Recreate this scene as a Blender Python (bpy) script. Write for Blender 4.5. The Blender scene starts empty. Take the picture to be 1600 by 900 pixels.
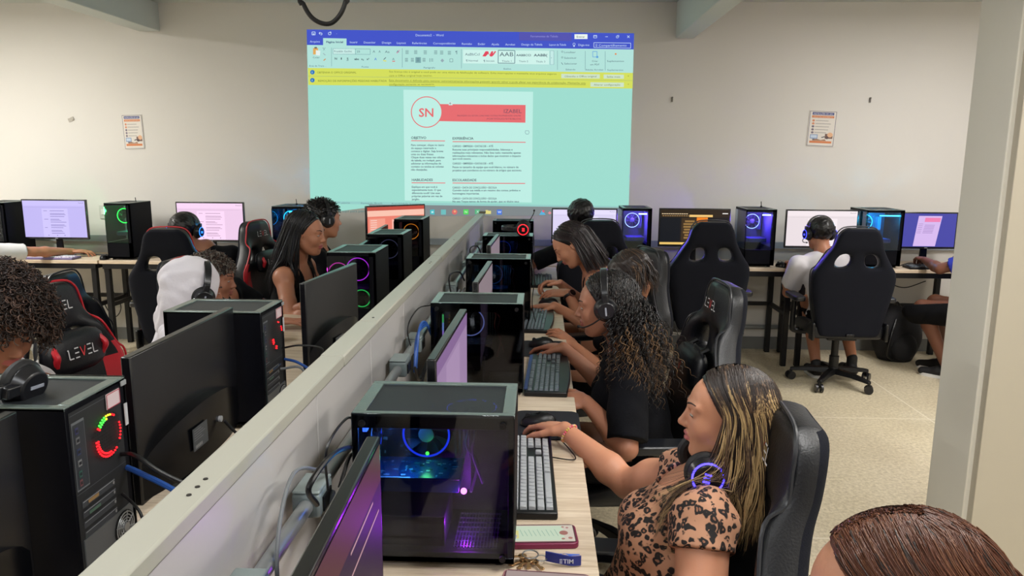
import bpy, math, random
import numpy as np
from math import sin, cos, pi, radians
from mathutils import Vector, Matrix

SC = bpy.context.scene
COL = SC.collection
R = random.Random(7)

# ------------------------------------------------------------------ camera
FPX, CAMH = 1155.0, 1.55
PITCH, YAW, ROLL = radians(10.1), radians(2.1), radians(.35)
_d = np.array([-sin(YAW)*cos(PITCH), cos(YAW)*cos(PITCH), -sin(PITCH)])
_r = np.array([cos(YAW), sin(YAW), 0.0]); _u = np.cross(_r, _d)
CR = _r*cos(ROLL)+_u*sin(ROLL); CU = _u*cos(ROLL)-_r*sin(ROLL)
cam = bpy.data.cameras.new('camera'); camo = bpy.data.objects.new('camera', cam); COL.objects.link(camo)
cam.sensor_width = 36; cam.lens = 36*FPX/1600; cam.clip_start = .05; cam.clip_end = 60
camo.matrix_world = Matrix(((CR[0], CU[0], -_d[0], 0), (CR[1], CU[1], -_d[1], 0), (CR[2], CU[2], -_d[2], CAMH), (0, 0, 0, 1)))
SC.camera = camo
SC.view_settings.view_transform = 'Standard'; SC.view_settings.look = 'None'
SC.view_settings.gamma = 1; SC.view_settings.use_curve_mapping = False
SC.view_settings.exposure = 0.0

def _ray(x, y): return _d + CR*(x-800)/FPX - CU*(y-450)/FPX
def atY(x, y, Y):
    v = _ray(x, y); p = v*(Y/v[1]); p[2] += CAMH; return p
def atZ(x, y, z):
    v = _ray(x, y); p = v*((z-CAMH)/v[2]); p[2] += CAMH; return p
def atX(x, y, X):
    v = _ray(x, y); p = v*(X/v[0]); p[2] += CAMH; return p

# ------------------------------------------------------------------ world and lamps
W = bpy.data.worlds.new('world'); SC.world = W; W.use_nodes = True
W.node_tree.nodes['Background'].inputs[0].default_value = (.75, .8, 1, 1)
W.node_tree.nodes['Background'].inputs[1].default_value = .3
# ceiling tube lamps: (x, y, length along x, length along y, watts, colour)
CEIL = 2.72
LAMPS = [(-4.3, 4.0, .25, 1.2, 92, (1, .97, .91)), (-2.2, 1.2, .25, 1.2, 34, (.97, .98, 1)),
         (2.9, 4.1, .25, 1.2, 50, (1, .96, .94)), (.9, 1.0, .25, 1.2, 34, (1, .98, .96)),
         (2.3, 2.0, .25, 1.2, 56, (1, .96, .90)), (-.6, -1.2, .25, 1.2, 30, (.93, .96, 1)), (2.9, -1.2, .25, 1.2, 26, (1, .96, .92))]

# ------------------------------------------------------------------ materials
def lin(c):
    return tuple((v/12.92 if v <= .04045 else ((v+.055)/1.055)**2.4) for v in (x/255 for x in c))
_M = {}
def mat(name, rgb, rough=.5, metal=0, emis=None, es=0, spec=.5, bump=0, bscale=50, var=0, coat=0):
    if name in _M: return _M[name]
    m = bpy.data.materials.new(name); m.use_nodes = True; nt = m.node_tree
    b = nt.nodes['Principled BSDF']; c = lin(rgb)
    b.inputs['Base Color'].default_value = (*c, 1); b.inputs['Roughness'].default_value = rough
    b.inputs['Metallic'].default_value = metal; b.inputs['Specular IOR Level'].default_value = spec
    if coat: b.inputs['Coat Weight'].default_value = coat; b.inputs['Coat Roughness'].default_value = .15
    if emis is not None:
        b.inputs['Emission Color'].default_value = (*lin(emis), 1); b.inputs['Emission Strength'].default_value = es
    if bump or var:
        tc = nt.nodes.new('ShaderNodeTexCoord'); n = nt.nodes.new('ShaderNodeTexNoise')
        n.inputs['Scale'].default_value = bscale; n.inputs['Detail'].default_value = 4
        nt.links.new(tc.outputs['Object'], n.inputs['Vector'])
        if bump:
            bp = nt.nodes.new('ShaderNodeBump'); bp.inputs['Strength'].default_value = bump; bp.inputs['Distance'].default_value = .004
            nt.links.new(n.outputs['Fac'], bp.inputs['Height']); nt.links.new(bp.outputs['Normal'], b.inputs['Normal'])
        if var:
            mx = nt.nodes.new('ShaderNodeMix'); mx.data_type = 'RGBA'
            mx.inputs[6].default_value = (*[v*(1-var) for v in c], 1); mx.inputs[7].default_value = (*[min(1, v*(1+var)) for v in c], 1)
            nt.links.new(n.outputs['Fac'], mx.inputs[0]); nt.links.new(mx.outputs[2], b.inputs['Base Color'])
    _M[name] = m; return m
def glow(rgb, s=1.0):
    k = 'glow_%02x%02x%02x_%g' % (*rgb, s)
    return mat(k, (20, 20, 20), .5, emis=rgb, es=s, spec=.2)
def paint(rgb, rough=.6):
    return mat('paint_%02x%02x%02x_%g' % (*rgb, rough), rgb, rough)
def glass(name, tint, gloss=.06):
    if name in _M: return _M[name]
    m = bpy.data.materials.new(name); m.use_nodes = True; nt = m.node_tree; nt.nodes.clear()
    o = nt.nodes.new('ShaderNodeOutputMaterial'); t = nt.nodes.new('ShaderNodeBsdfTransparent'); g = nt.nodes.new('ShaderNodeBsdfGlossy')
    t.inputs[0].default_value = (*tint, 1); g.inputs[0].default_value = (.9, .95, 1, 1); g.inputs['Roughness'].default_value = .04
    f = nt.nodes.new('ShaderNodeFresnel'); f.inputs[0].default_value = 1.42
    mx = nt.nodes.new('ShaderNodeMixShader')
    nt.links.new(f.outputs[0], mx.inputs[0]); nt.links.new(t.outputs[0], mx.inputs[1]); nt.links.new(g.outputs[0], mx.inputs[2])
    nt.links.new(mx.outputs[0], o.inputs[0]); _M[name] = m; return m
def meshgrid_mat(name, rgb, alpha, scale=260):
    """perforated sheet: holes let light and view through"""
    if name in _M: return _M[name]
    m = mat(name, rgb, .5); nt = m.node_tree; b = nt.nodes['Principled BSDF']
    tc = nt.nodes.new('ShaderNodeTexCoord'); v = nt.nodes.new('ShaderNodeTexVoronoi'); v.inputs['Scale'].default_value = scale
    v.inputs['Randomness'].default_value = 0
    r = nt.nodes.new('ShaderNodeMath'); r.operation = 'GREATER_THAN'; r.inputs[1].default_value = alpha
    nt.links.new(tc.outputs['Object'], v.inputs['Vector']); nt.links.new(v.outputs['Distance'], r.inputs[0])
    nt.links.new(r.outputs[0], b.inputs['Alpha']); return m

# ------------------------------------------------------------------ object helpers
def tag(o, label, cat, group=None, kind=None):
    o['label'] = label; o['category'] = cat
    if group: o['group'] = group
    if kind: o['kind'] = kind
    return o
def empty(name, label, cat, loc=(0, 0, 0), rz=0, group=None):
    o = bpy.data.objects.new(name, None); COL.objects.link(o); o.empty_display_size = .1
    o.location = loc; o.rotation_euler = (0, 0, rz); return tag(o, label, cat, group)
def copy_tree(o, parent=None):
    c = o.copy(); COL.objects.link(c); c.parent = parent
    for ch in o.children: copy_tree(ch, c)
    return c

class MB:
    def __init__(s): s.v = []; s.f = []; s.m = []; s.mats = []
    def mi(s, m):
        if m not in s.mats: s.mats.append(m)
        return s.mats.index(m)
    def add(s, vs, fs, m=None, T=None):
        n = len(s.v)
        if T is not None: vs = [tuple(T @ Vector(v)) for v in vs]
        s.v += [tuple(map(float, v)) for v in vs]; s.f += [tuple(i+n for i in f) for f in fs]
        s.m += [s.mi(m) if m else 0]*len(fs); return s
    def box(s, c, d, m=None, T=None, rz=0, taper=1):
        x, y, z = [q/2 for q in d]
        vs = [(a*x*(taper if k > 0 else 1), b*y*(taper if k > 0 else 1), k*z) for k in (-1, 1) for b in (-1, 1) for a in (-1, 1)]
        vs = [(a*cos(rz)-b*sin(rz)+c[0], a*sin(rz)+b*cos(rz)+c[1], k+c[2]) for a, b, k in vs]
        return s.add(vs, [(0, 2, 3, 1), (4, 5, 7, 6), (0, 1, 5, 4), (2, 6, 7, 3), (0, 4, 6, 2), (1, 3, 7, 5)], m, T)
    def cyl(s, a, b, r0, r1=None, n=20, m=None, T=None, caps=True):
        r1 = r0 if r1 is None else r1
        a = Vector(a); b = Vector(b); d = (b-a).normalized()
        q = d.orthogonal().normalized(); w = d.cross(q)
        vs = []
        for p, r in ((a, r0), (b, r1)):
            vs += [p+q*r*cos(2*pi*i/n)+w*r*sin(2*pi*i/n) for i in range(n)]
        fs = [(i, (i+1) % n, n+(i+1) % n, n+i) for i in range(n)]
        if caps: fs += [tuple(range(n-1, -1, -1)), tuple(range(n, 2*n))]
        return s.add(vs, fs, m, T)
    def tube(s, path, r, n=8, m=None, T=None, closed=False, caps=True):
        P = [Vector(p) for p in path]; L = len(P); rr = r if isinstance(r, (list, tuple)) else [r]*L
        vs = []; q = None
        for i in range(L):
            a = P[(i-1) % L] if (closed or i) else P[0]; b = P[(i+1) % L] if (closed or i < L-1) else P[-1]
            d = (b-a)
            d = d.normalized() if d.length > 1e-9 else Vector((0, 0, 1))
            if q is None: q = d.orthogonal().normalized()
            else:
                q = (q-d*q.dot(d)); q = q.normalized() if q.length > 1e-6 else d.orthogonal().normalized()
            w = d.cross(q)
            vs += [P[i]+(q*cos(2*pi*k/n)+w*sin(2*pi*k/n))*rr[i] for k in range(n)]
        fs = []
        for i in range(L if closed else L-1):
            j = (i+1) % L
            fs += [(i*n+k, i*n+(k+1) % n, j*n+(k+1) % n, j*n+k) for k in range(n)]
        if caps and not closed: fs += [tuple(range(n-1, -1, -1)), tuple(range((L-1)*n, L*n))]
        return s.add(vs, fs, m, T)
    def torus(s, c, R0, r, axis='z', n=32, k=8, m=None, T=None):
        ax = {'z': ((1, 0, 0), (0, 1, 0)), 'y': ((1, 0, 0), (0, 0, 1)), 'x': ((0, 1, 0), (0, 0, 1))}[axis]
        c = Vector(c); A = Vector(ax[0]); B = Vector(ax[1])
        return s.tube([c+A*R0*cos(2*pi*i/n)+B*R0*sin(2*pi*i/n) for i in range(n)], r, k, m, T, closed=True)
    def sphere(s, c, r, n=16, m=None, T=None):
        r = r if isinstance(r, (tuple, list)) else (r, r, r); h = n//2
        vs = [(c[0], c[1], c[2]+r[2])]
        for i in range(1, h):
            t = pi*i/h
            vs += [(c[0]+r[0]*sin(t)*cos(2*pi*k/n), c[1]+r[1]*sin(t)*sin(2*pi*k/n), c[2]+r[2]*cos(t)) for k in range(n)]
        vs.append((c[0], c[1], c[2]-r[2])); fs = [(0, 1+k, 1+(k+1) % n) for k in range(n)]
        for i in range(h-2):
            a = 1+i*n; fs += [(a+k, a+n+k, a+n+(k+1) % n, a+(k+1) % n) for k in range(n)]
        a = 1+(h-2)*n; e = len(vs)-1; fs += [(a+k, e, a+(k+1) % n) for k in range(n)]
        return s.add(vs, fs, m, T)
    def prism(s, pts, a, b, axis='y', m=None, T=None):
        """outline pts in a plane, extruded along axis from a to b"""
        n = len(pts); f = {'y': lambda p, t: (p[0], t, p[1]), 'z': lambda p, t: (p[0], p[1], t), 'x': lambda p, t: (t, p[0], p[1])}[axis]
        vs = [f(p, a) for p in pts]+[f(p, b) for p in pts]
        fs = [tuple(range(n)), tuple(range(2*n-1, n-1, -1))]+[(i, n+i, n+(i+1) % n, (i+1) % n) for i in range(n)]
        return s.add(vs, fs, m, T)
    def obj(s, name, m=None, parent=None, bevel=0, smooth=35, subsurf=0, loc=None, rz=0, seg=2):
        me = bpy.data.meshes.new(name); me.from_pydata(s.v, [], s.f)
        ms = s.mats or [m]
        for q in ms: me.materials.append(q)
        me.polygons.foreach_set('material_index', s.m); me.update()
        import bmesh
        bm = bmesh.new(); bm.from_mesh(me); bmesh.ops.recalc_face_normals(bm, faces=bm.faces); bm.to_mesh(me); bm.free()
        if smooth:
            me.polygons.foreach_set('use_smooth', [True]*len(me.polygons)); me.set_sharp_from_angle(angle=radians(smooth))
        o = bpy.data.objects.new(name, me); COL.objects.link(o); o.parent = parent
        if loc is not None: o.location = loc
        o.rotation_euler[2] = rz
        if bevel:
            b = o.modifiers.new('bevel', 'BEVEL'); b.width = bevel; b.segments = seg; b.limit_method = 'ANGLE'; b.angle_limit = radians(40)
            b.harden_normals = False
        if subsurf:
            u = o.modifiers.new('sub', 'SUBSURF'); u.levels = subsurf; u.render_levels = subsurf
        return o

def catmull(pts, k=6, closed=False):
    P = [np.array(p, float) for p in pts]; n = len(P); out = []
    for i in range(n if closed else n-1):
        p0 = P[(i-1) % n] if (closed or i) else P[0]*2-P[1]
        p1 = P[i]; p2 = P[(i+1) % n]; p3 = P[(i+2) % n] if (closed or i+2 < n) else P[-1]*2-P[-2]
        for j in range(k):
            t = j/k
            out.append(.5*((2*p1)+(-p0+p2)*t+(2*p0-5*p1+4*p2-p3)*t*t+(-p0+3*p1-3*p2+p3)*t**3))
    if not closed: out.append(P[-1])
    return out

# ------------------------------------------------------------------ flat graphics: rectangles, discs, strokes and text laid on a surface
_T = {}
def text_mesh(body, bold=False, spacing=1.0):
    k = (body, bold, spacing)
    if k in _T: return _T[k]
    cu = bpy.data.curves.new('t', 'FONT'); cu.body = body; cu.size = 1; cu.resolution_u = 2; cu.space_line = spacing
    if bold: cu.offset = .018
    o = bpy.data.objects.new('t', cu); COL.objects.link(o); bpy.context.view_layer.update()
    me = o.to_mesh(); v = np.array([tuple(p.co)[:2] for p in me.vertices]) if len(me.vertices) else np.zeros((0, 2))
    f = [tuple(p.vertices) for p in me.polygons]; o.to_mesh_clear()
    bpy.data.objects.remove(o); bpy.data.curves.remove(cu)
    _T[k] = (v, f); return _T[k]
class Decal:
    """2-D items in (u, v) with v growing downward; f maps (u, v, layer) to 3-D"""
    def __init__(s, f, es=1.0, step=.0004, rough=.6): s.f = f; s.mb = MB(); s.es = es; s.step = step; s.rough = rough
    def mt(s, c): return glow(c, s.es) if s.es else paint(c, s.rough)
    def poly(s, pts, c, L=1):
        s.mb.add([s.f(u, v, L) for u, v in pts], [tuple(range(len(pts)))], s.mt(c)); return s
    def rect(s, u0, v0, u1, v1, c, L=1, sl=0):
        return s.poly([(u0, v0), (u1, v0+sl*(u1-u0)), (u1, v1+sl*(u1-u0)), (u0, v1)], c, L)
    def disc(s, u, v, r, c, L=1, n=28, r2=None, inner=0):
        r2 = r2 or r
        if not inner: return s.poly([(u+r*cos(2*pi*i/n), v+r2*sin(2*pi*i/n)) for i in range(n)], c, L)
        o = [(u+r*cos(2*pi*i/n), v+r2*sin(2*pi*i/n)) for i in range(n)]; q = [(u+(r-inner)*cos(2*pi*i/n), v+(r2-inner)*sin(2*pi*i/n)) for i in range(n)]
        for i in range(n): s.poly([o[i], o[(i+1) % n], q[(i+1) % n], q[i]], c, L)
        return s
    def line(s, pts, w, c, L=2):
        for (a, b), (e, g) in zip(pts, pts[1:]):
            dx, dy = e-a, g-b; l = math.hypot(dx, dy) or 1; nx, ny = -dy/l*w/2, dx/l*w/2
            s.poly([(a+nx, b+ny), (e+nx, g+ny), (e-nx, g-ny), (a-nx, b-ny)], c, L)
        return s
    def text(s, body, u, v, size, c, L=3, width=None, bold=False, sl=0, align='l', spacing=1.0):
        """size = height of a capital; (u, v) = left end of the first line's middle"""
        vs, fs = text_mesh(body, bold, spacing)
        if not len(vs): return s
        k = size/.70; kx = k
        w = vs[:, 0].max()-vs[:, 0].min()
        if width: kx = width/w
        off = {'l': 0, 'c': -(w*kx)/2, 'r': -w*kx}[align]
        P = []
        for x, y in vs:
            du = (x-vs[:, 0].min())*kx+off; dv = -(y-.35)*k
            P.append(s.f(u+du, v+dv+sl*du, L))
        s.mb.add(P, fs, s.mt(c)); return s
    def obj(s, name, parent=None): return s.mb.obj(name, None, parent, smooth=0)
# ================================================================== the room
def struct(o): o['kind'] = 'structure'; return o
def wall_material(name, rgb, dirt=.05):
    m = mat(name, rgb, .75, bump=.12, bscale=35, spec=.25)
    nt = m.node_tree; b = nt.nodes['Principled BSDF']; tc = nt.nodes.new('ShaderNodeTexCoord')
    n = nt.nodes.new('ShaderNodeTexNoise'); n.inputs['Scale'].default_value = .9; n.inputs['Detail'].default_value = 5
    mx = nt.nodes.new('ShaderNodeMix'); mx.data_type = 'RGBA'; c = lin(rgb)
    mx.inputs[6].default_value = (*[v*(1-dirt) for v in c], 1); mx.inputs[7].default_value = (*[min(1, v*(1+dirt)) for v in c], 1)
    nt.links.new(tc.outputs['Object'], n.inputs['Vector']); nt.links.new(n.outputs['Fac'], mx.inputs[0]); nt.links.new(mx.outputs[2], b.inputs['Base Color'])
    return m
WALLM = wall_material('painted_plaster', (218, 215, 210))
BEAMM = wall_material('beam_paint', (200, 205, 200))
PILM = wall_material('pillar_paint', (222, 219, 210), .03)
XL, XR, YB, YF = -5.2, 4.2, 6.0, -2.6

def floor_material():
    m = mat('granolithic_floor', (196, 182, 152), .33); nt = m.node_tree; b = nt.nodes['Principled BSDF']
    tc = nt.nodes.new('ShaderNodeTexCoord'); L = nt.links.new
    n1 = nt.nodes.new('ShaderNodeTexNoise'); n1.inputs['Scale'].default_value = 55; n1.inputs['Detail'].default_value = 6; n1.inputs['Roughness'].default_value = .75
    n2 = nt.nodes.new('ShaderNodeTexNoise'); n2.inputs['Scale'].default_value = 2.2; n2.inputs['Detail'].default_value = 4
    L(tc.outputs['Object'], n1.inputs['Vector']); L(tc.outputs['Object'], n2.inputs['Vector'])
    r = nt.nodes.new('ShaderNodeValToRGB'); e = r.color_ramp.elements
    e[0].position = .3; e[0].color = (*lin((178, 164, 134)), 1); e[1].position = .62; e[1].color = (*lin((230, 218, 190)), 1)
    L(n1.outputs['Fac'], r.inputs[0])
    mx = nt.nodes.new('ShaderNodeMix'); mx.data_type = 'RGBA'; mx.blend_type = 'MULTIPLY'; mx.inputs[0].default_value = .45
    r2 = nt.nodes.new('ShaderNodeValToRGB'); r2.color_ramp.elements[0].position = .35; r2.color_ramp.elements[0].color = (.80, .78, .74, 1); r2.color_ramp.elements[1].position = .6
    L(n2.outputs['Fac'], r2.inputs[0]); L(r.outputs[0], mx.inputs[6]); L(r2.outputs[0], mx.inputs[7])
    # joint strips of the poured squares
    sp = nt.nodes.new('ShaderNodeSeparateXYZ'); L(tc.outputs['Object'], sp.inputs[0]); P = 1.475; ms = []
    for ax, off in ((0, 2.37), (1, 2.88)):
        a = nt.nodes.new('ShaderNodeMath'); a.operation = 'SUBTRACT'; L(sp.outputs[ax], a.inputs[0]); a.inputs[1].default_value = off-20*P-P/2
        md = nt.nodes.new('ShaderNodeMath'); md.operation = 'MODULO'; L(a.outputs[0], md.inputs[0]); md.inputs[1].default_value = P
        c = nt.nodes.new('ShaderNodeMath'); c.operation = 'COMPARE'; L(md.outputs[0], c.inputs[0]); c.inputs[1].default_value = P/2; c.inputs[2].default_value = .005
        ms.append(c)
    mm = nt.nodes.new('ShaderNodeMath'); mm.operation = 'MAXIMUM'; L(ms[0].outputs[0], mm.inputs[0]); L(ms[1].outputs[0], mm.inputs[1])
    m2 = nt.nodes.new('ShaderNodeMix'); m2.data_type = 'RGBA'; L(mm.outputs[0], m2.inputs[0]); L(mx.outputs[2], m2.inputs[6]); m2.inputs[7].default_value = (*lin((232, 222, 200)), 1)
    L(m2.outputs[2], b.inputs['Base Color'])
    return m
struct(MB().box(((XL+XR)/2, (YB+YF)/2, -.05), (XR-XL+.4, YB-YF+.4, .1)).obj('floor', floor_material()))
struct(MB().box(((XL+XR)/2, (YB+YF)/2, CEIL+.05), (XR-XL+.4, YB-YF+.4, .1)).obj('ceiling', BEAMM))
struct(MB().box(((XL+XR)/2, YB+.1, CEIL/2), (XR-XL+.4, .2, CEIL)).obj('wall_back', WALLM))
struct(MB().box(((XL+XR)/2, YF-.1, CEIL/2), (XR-XL+.4, .2, CEIL)).obj('wall_front', WALLM))
struct(MB().box((XL-.1, (YB+YF)/2, CEIL/2), (.2, YB-YF, CEIL)).obj('wall_left', WALLM))
struct(MB().box((XR+.1, (YB+YF)/2, CEIL/2), (.2, YB-YF, CEIL)).obj('wall_right', WALLM))
# ceiling beams running from the back wall towards the viewer
struct(MB().box((-3.10, (YB+YF)/2, (CEIL+2.505)/2), (.17, YB-YF, CEIL-2.505)).obj('trim_1', BEAMM, bevel=.006))
struct(MB().box((1.10, (YB+YF)/2, (CEIL+2.452)/2), (.14, YB-YF, CEIL-2.452)).obj('trim_2', BEAMM, bevel=.006))
# right pillar, its side tone lightened and near face slab darkened against the lamps
struct(MB().box((1.457+.35, 2.64-.115, CEIL/2), (.70, .23, CEIL)).obj('wall_pillar', PILM, bevel=.004))
struct(MB().box((1.457+.36, 2.395, CEIL/2), (.69, .03, CEIL)).obj('trim_3', mat('pillar_face_dimmed', (184, 177, 162), .6), bevel=.002))
# skirting
SK = mat('grey_skirting', (120, 122, 122), .5)
struct(MB().box(((XL+XR)/2, YB-.008, .05), (XR-XL, .016, .10)).obj('baseboard_back', SK))

# ceiling tube fixtures (all out of frame, they light the room)
def ceiling_light(i, x, y, lx, ly, w, c):
    t = empty('ceiling_light', 'white ceiling tube lamp number %s from the left wall' % ['one','two','three','four','five','six','seven'][i], 'lamp', (x, y, CEIL), 0, 'ceiling tube lamps above the frame')
    MB().box((0, 0, -.02), (lx+.03, ly+.04, .04)).obj('housing', paint((235, 235, 232)), t)
    for s in (-1, 1): MB().cyl((s*.06, -ly/2, -.055), (s*.06, ly/2, -.055), .014).obj('tube', glow((255, 245, 230), 1.5), t)
    l = bpy.data.lights.new('tube_light', 'AREA'); l.shape = 'RECTANGLE'; l.size = lx; l.size_y = ly; l.energy = w; l.color = c
    lo = bpy.data.objects.new('tube_light', l); COL.objects.link(lo); lo.parent = t; lo.location = (0, 0, -.08)
for i, a in enumerate(LAMPS): ceiling_light(i, *a)

# ------------------------------------------------------------------ projected picture on the back wall
def qwall(u, v, L):
    p = atY(470+u/2.813, 30+v/2.813, YB-.002-L*.0006); return tuple(p)
PJ = empty('projected_picture', 'bright projected word processor window with a red and white document on the back wall', 'projection', (-.56, YB, 1.8))
def pj(name, build, es=1.0):
    D = Decal(qwall, es); build(D); o = D.obj(name); o.parent = PJ; o.matrix_parent_inverse = Matrix.Translation(-Vector(PJ.location)); return o
MINT = (158, 221, 207); BLUE = (66, 84, 200); YEL = (212, 222, 92); WHT = (190, 238, 228); DK = (58, 78, 96); LT = (200, 222, 246); RED = (230, 108, 112)
def _bg(D):
    D.poly([(26, 45), (1465, 62), (1441, 829), (420, 812), (43, 860)], MINT, 0)
pj('page_background', _bg)
def _title(D):
    D.poly([(26, 45), (1465, 62), (1463, 133), (27, 113)], BLUE, 1)
    D.poly([(960, 58), (1190, 61), (1190, 96), (960, 93)], (84, 84, 176), 1.5)
    D.text('Documento2  -  Word', 505, 70, 10, LT, width=122)
    D.text('Ferramentas de Tabela', 1010, 75, 9, (150, 150, 220), width=120)
    D.rect(1203, 66, 1260, 87, (236, 246, 240), 2); D.text('Entrar', 1213, 77, 9, DK, width=36)
    D.line([(49, 56), (63, 56), (63, 69), (49, 69), (49, 56)], 2.4, LT); D.rect(52, 62, 60, 68, LT)
    D.line([(80, 62), (91, 60), (94, 66), (88, 70)], 2.6, LT); D.line([(80, 62), (85, 56)], 2.4, LT); D.line([(80, 62), (85, 67)], 2.4, LT)
    D.disc(127, 63, 7, LT, 2, inner=2.2); D.line([(129, 54), (134, 58), (129, 61)], 2, LT)
    D.text('-', 156, 63, 8, LT)
    D.line([(1287, 71), (1301, 71), (1301, 82), (1287, 82), (1287, 71)], 2, LT); D.line([(1287, 74), (1301, 74)], 2, LT)
    D.line([(1338, 77), (1350, 77)], 2, LT)
    D.line([(1387, 74), (1395, 74), (1395, 82), (1387, 82), (1387, 74)], 1.8, LT); D.line([(1390, 71), (1398, 71), (1398, 79)], 1.6, LT)
    D.line([(1435, 72), (1445, 82)], 2.2, LT); D.line([(1445, 72), (1435, 82)], 2.2, LT)
    for t, u, v, w in (('Arquivo', 40, 98, 44), ('Inserir', 216, 101, 34), ('Desenhar', 277, 102, 52), ('Design', 357, 103, 40), ('Layout', 422, 104, 40), ('Referências', 490, 105, 64),
                       ('Correspondências', 582, 106, 98), ('Revisão', 708, 108, 44), ('Exibir', 779, 109, 32), ('Ajuda', 838, 110, 33), ('Acrobat', 899, 111, 43), ('Design da Tabela', 970, 111, 92),
                       ('Layout da Tabela', 1092, 112, 74), ('Diga-me', 1220, 113, 48)):
        D.text(t, u, v, 9, LT, width=w)
    D.disc(1201, 110, 6, LT, 2, inner=1.6); D.rect(1198, 116, 1204, 121, LT, 2)
    D.line([(1288, 103), (1450, 105), (1450, 127), (1288, 124), (1288, 103)], 2, LT); D.text('Compartilhamento', 1310, 115, 10, LT, width=122); D.text('⇪', 1294, 114, 9, LT)
pj('title_bar', _title)
def _ribbon(D):
    G = (178, 226, 218); T = (76, 100, 116)
    D.poly([(27, 113), (1463, 133), (1460, 236), (31, 214)], G, 1)
    D.poly([(98, 83), (201, 85), (201, 120), (98, 118)], G, 2); D.text('Página Inicial', 112, 100, 9, (40, 58, 110), width=74, bold=True)
    for u, v0, v1 in ((135, 125, 207), (446, 128, 212), (706, 132, 216), (1128, 138, 222), (1250, 140, 224), (1338, 141, 226)): D.line([(u, v0), (u, v1)], 1.8, (120, 160, 165))
    D.poly([(54, 127), (76, 127), (76, 155), (54, 155)], (226, 170, 92), 2); D.poly([(66, 136), (86, 139), (84, 160), (66, 158)], (228, 240, 236), 3); D.rect(60, 122, 71, 129, (110, 100, 90), 3)
    D.text('Colar', 53, 168, 7.5, T, width=30); D.text('Área de Trans…', 36, 205, 7, T, width=76)
    D.text('✂', 96, 131, 9, T); D.line([(98, 150), (108, 158)], 3, (150, 170, 180)); D.line([(100, 182), (109, 174)], 4, (206, 140, 70))
    D.rect(142, 129, 237, 153, (200, 236, 230), 2); D.line([(142, 129), (305, 131), (305, 155), (142, 153), (142, 129)], 1.6, (110, 150, 160)); D.line([(241, 130), (241, 154)], 1.6, (110, 150, 160))
    D.text('Franklin Gothic', 147, 141, 8.5, T, width=78); D.text('25', 246, 142, 9, T, width=14)
    for t, u, v, w in (('A', 316, 142, 11), ('A', 342, 142, 9), ('Aa', 370, 143, 20), ('A', 420, 142, 12)): D.text(t, u, v, 10, T, width=w)
    D.line([(422, 150), (434, 136)], 3, (226, 120, 170))
    for t, u, v, w in (('N', 149, 173, 10), ('I', 176, 173, 4), ('S', 202, 174, 8), ('abc', 236, 175, 20), ('x₂', 265, 175, 12), ('x²', 289, 175, 12)): D.text(t, u, v, 9, (50, 66, 80), width=w, bold=True)
    D.line([(201, 182), (210, 182)], 1.5, T); D.line([(234, 175), (256, 175)], 1.4, T)
    D.text('A', 323, 175, 12, (60, 110, 210), width=11); D.line([(362, 182), (376, 184)], 4, (228, 222, 80)); D.line([(364, 178), (374, 168)], 3, (90, 100, 110)); D.text('A', 402, 175, 10, T, width=10); D.line([(402, 185), (414, 185)], 3.4, (226, 80, 80))
    D.text('Fonte', 268, 209, 7, T, width=30); D.text('Parágrafo', 540, 213, 7, T, width=50); D.text('Estilos', 892, 218, 7, T, width=32); D.text('Editando', 1165, 221, 7, T, width=42)
    for bu, bv in ((460, 138), (498, 138), (540, 139), (586, 139), (612, 140), (646, 141)):
        for k in range(4): D.line([(bu, bv+k*4.5), (bu+14, bv+k*4.5)], 1.6, T)
    D.text('¶', 680, 145, 11, T)
    D.rect(505, 168, 527, 191, (130, 176, 178), 2); D.line([(505, 168), (527, 168), (527, 191), (505, 191), (505, 168)], 1.4, (80, 120, 130))
    for bu in (458, 484, 509, 535):
        for k in range(4): D.line([(bu, 172+k*4.5), (bu+13, 172+k*4.5)], 1.7, T, 3)
    D.line([(567, 172), (567, 188)], 1.8, T); 
    for k in range(3): D.line([(572, 174+k*5), (582, 174+k*5)], 1.6, T)
    D.poly([(614, 182), (622, 173), (630, 182), (622, 190)], (150, 170, 180), 2); D.line([(655, 174), (668, 174), (668, 188), (655, 188), (655, 174)], 1.4, T)
    D.poly([(713, 134), (1092, 139), (1091, 199), (713, 194)], (206, 242, 234), 2)
    D.text('AaBbCcI', 722, 154, 11, T, width=64); D.text('¶ Normal', 726, 182, 8, T, width=52)
    D.poly([(798, 163), (812, 141), (824, 141), (829, 158), (838, 141), (846, 141), (842, 164), (833, 164), (824, 152), (812, 164)], (226, 70, 92), 3); D.line([(842, 160), (856, 141)], 6, (226, 70, 92), 3); D.text('¶ Iniciais', 803, 183, 8, T, width=48)
    D.line([(868, 137), (941, 138), (940, 194), (867, 193), (868, 137)], 3, (96, 130, 140), 3); D.text('AAB', 874, 154, 18, (64, 84, 100), width=60); D.text('Título 1', 884, 184, 8, T, width=42)
    D.text('AABBCCI', 947, 158, 9, (64, 84, 100), width=64, bold=True); D.text('Título 2', 959, 185, 8, T, width=40)
    D.text('AABB(', 1024, 158, 11, (64, 84, 100), width=60, bold=True); D.text('Título 3', 1034, 186, 8, T, width=40)
    D.rect(1096, 139, 1112, 199, (196, 234, 230), 2); D.line([(1096, 139), (1112, 139), (1112, 199), (1096, 199), (1096, 139)], 1.4, (110, 150, 160)); D.text('▾', 1100, 170, 8, T)
    D.text('Localizar', 1158, 145, 8, T, width=50); D.text('Substituir', 1158, 170, 8, T, width=54); D.text('Selecionar', 1158, 195, 8, T, width=56)
    D.disc(1149, 143, 4, T, 2, inner=1.3); D.disc(1149, 168, 4, T, 2, inner=1.3); D.line([(1145, 190), (1152, 200)], 2, T)
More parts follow.
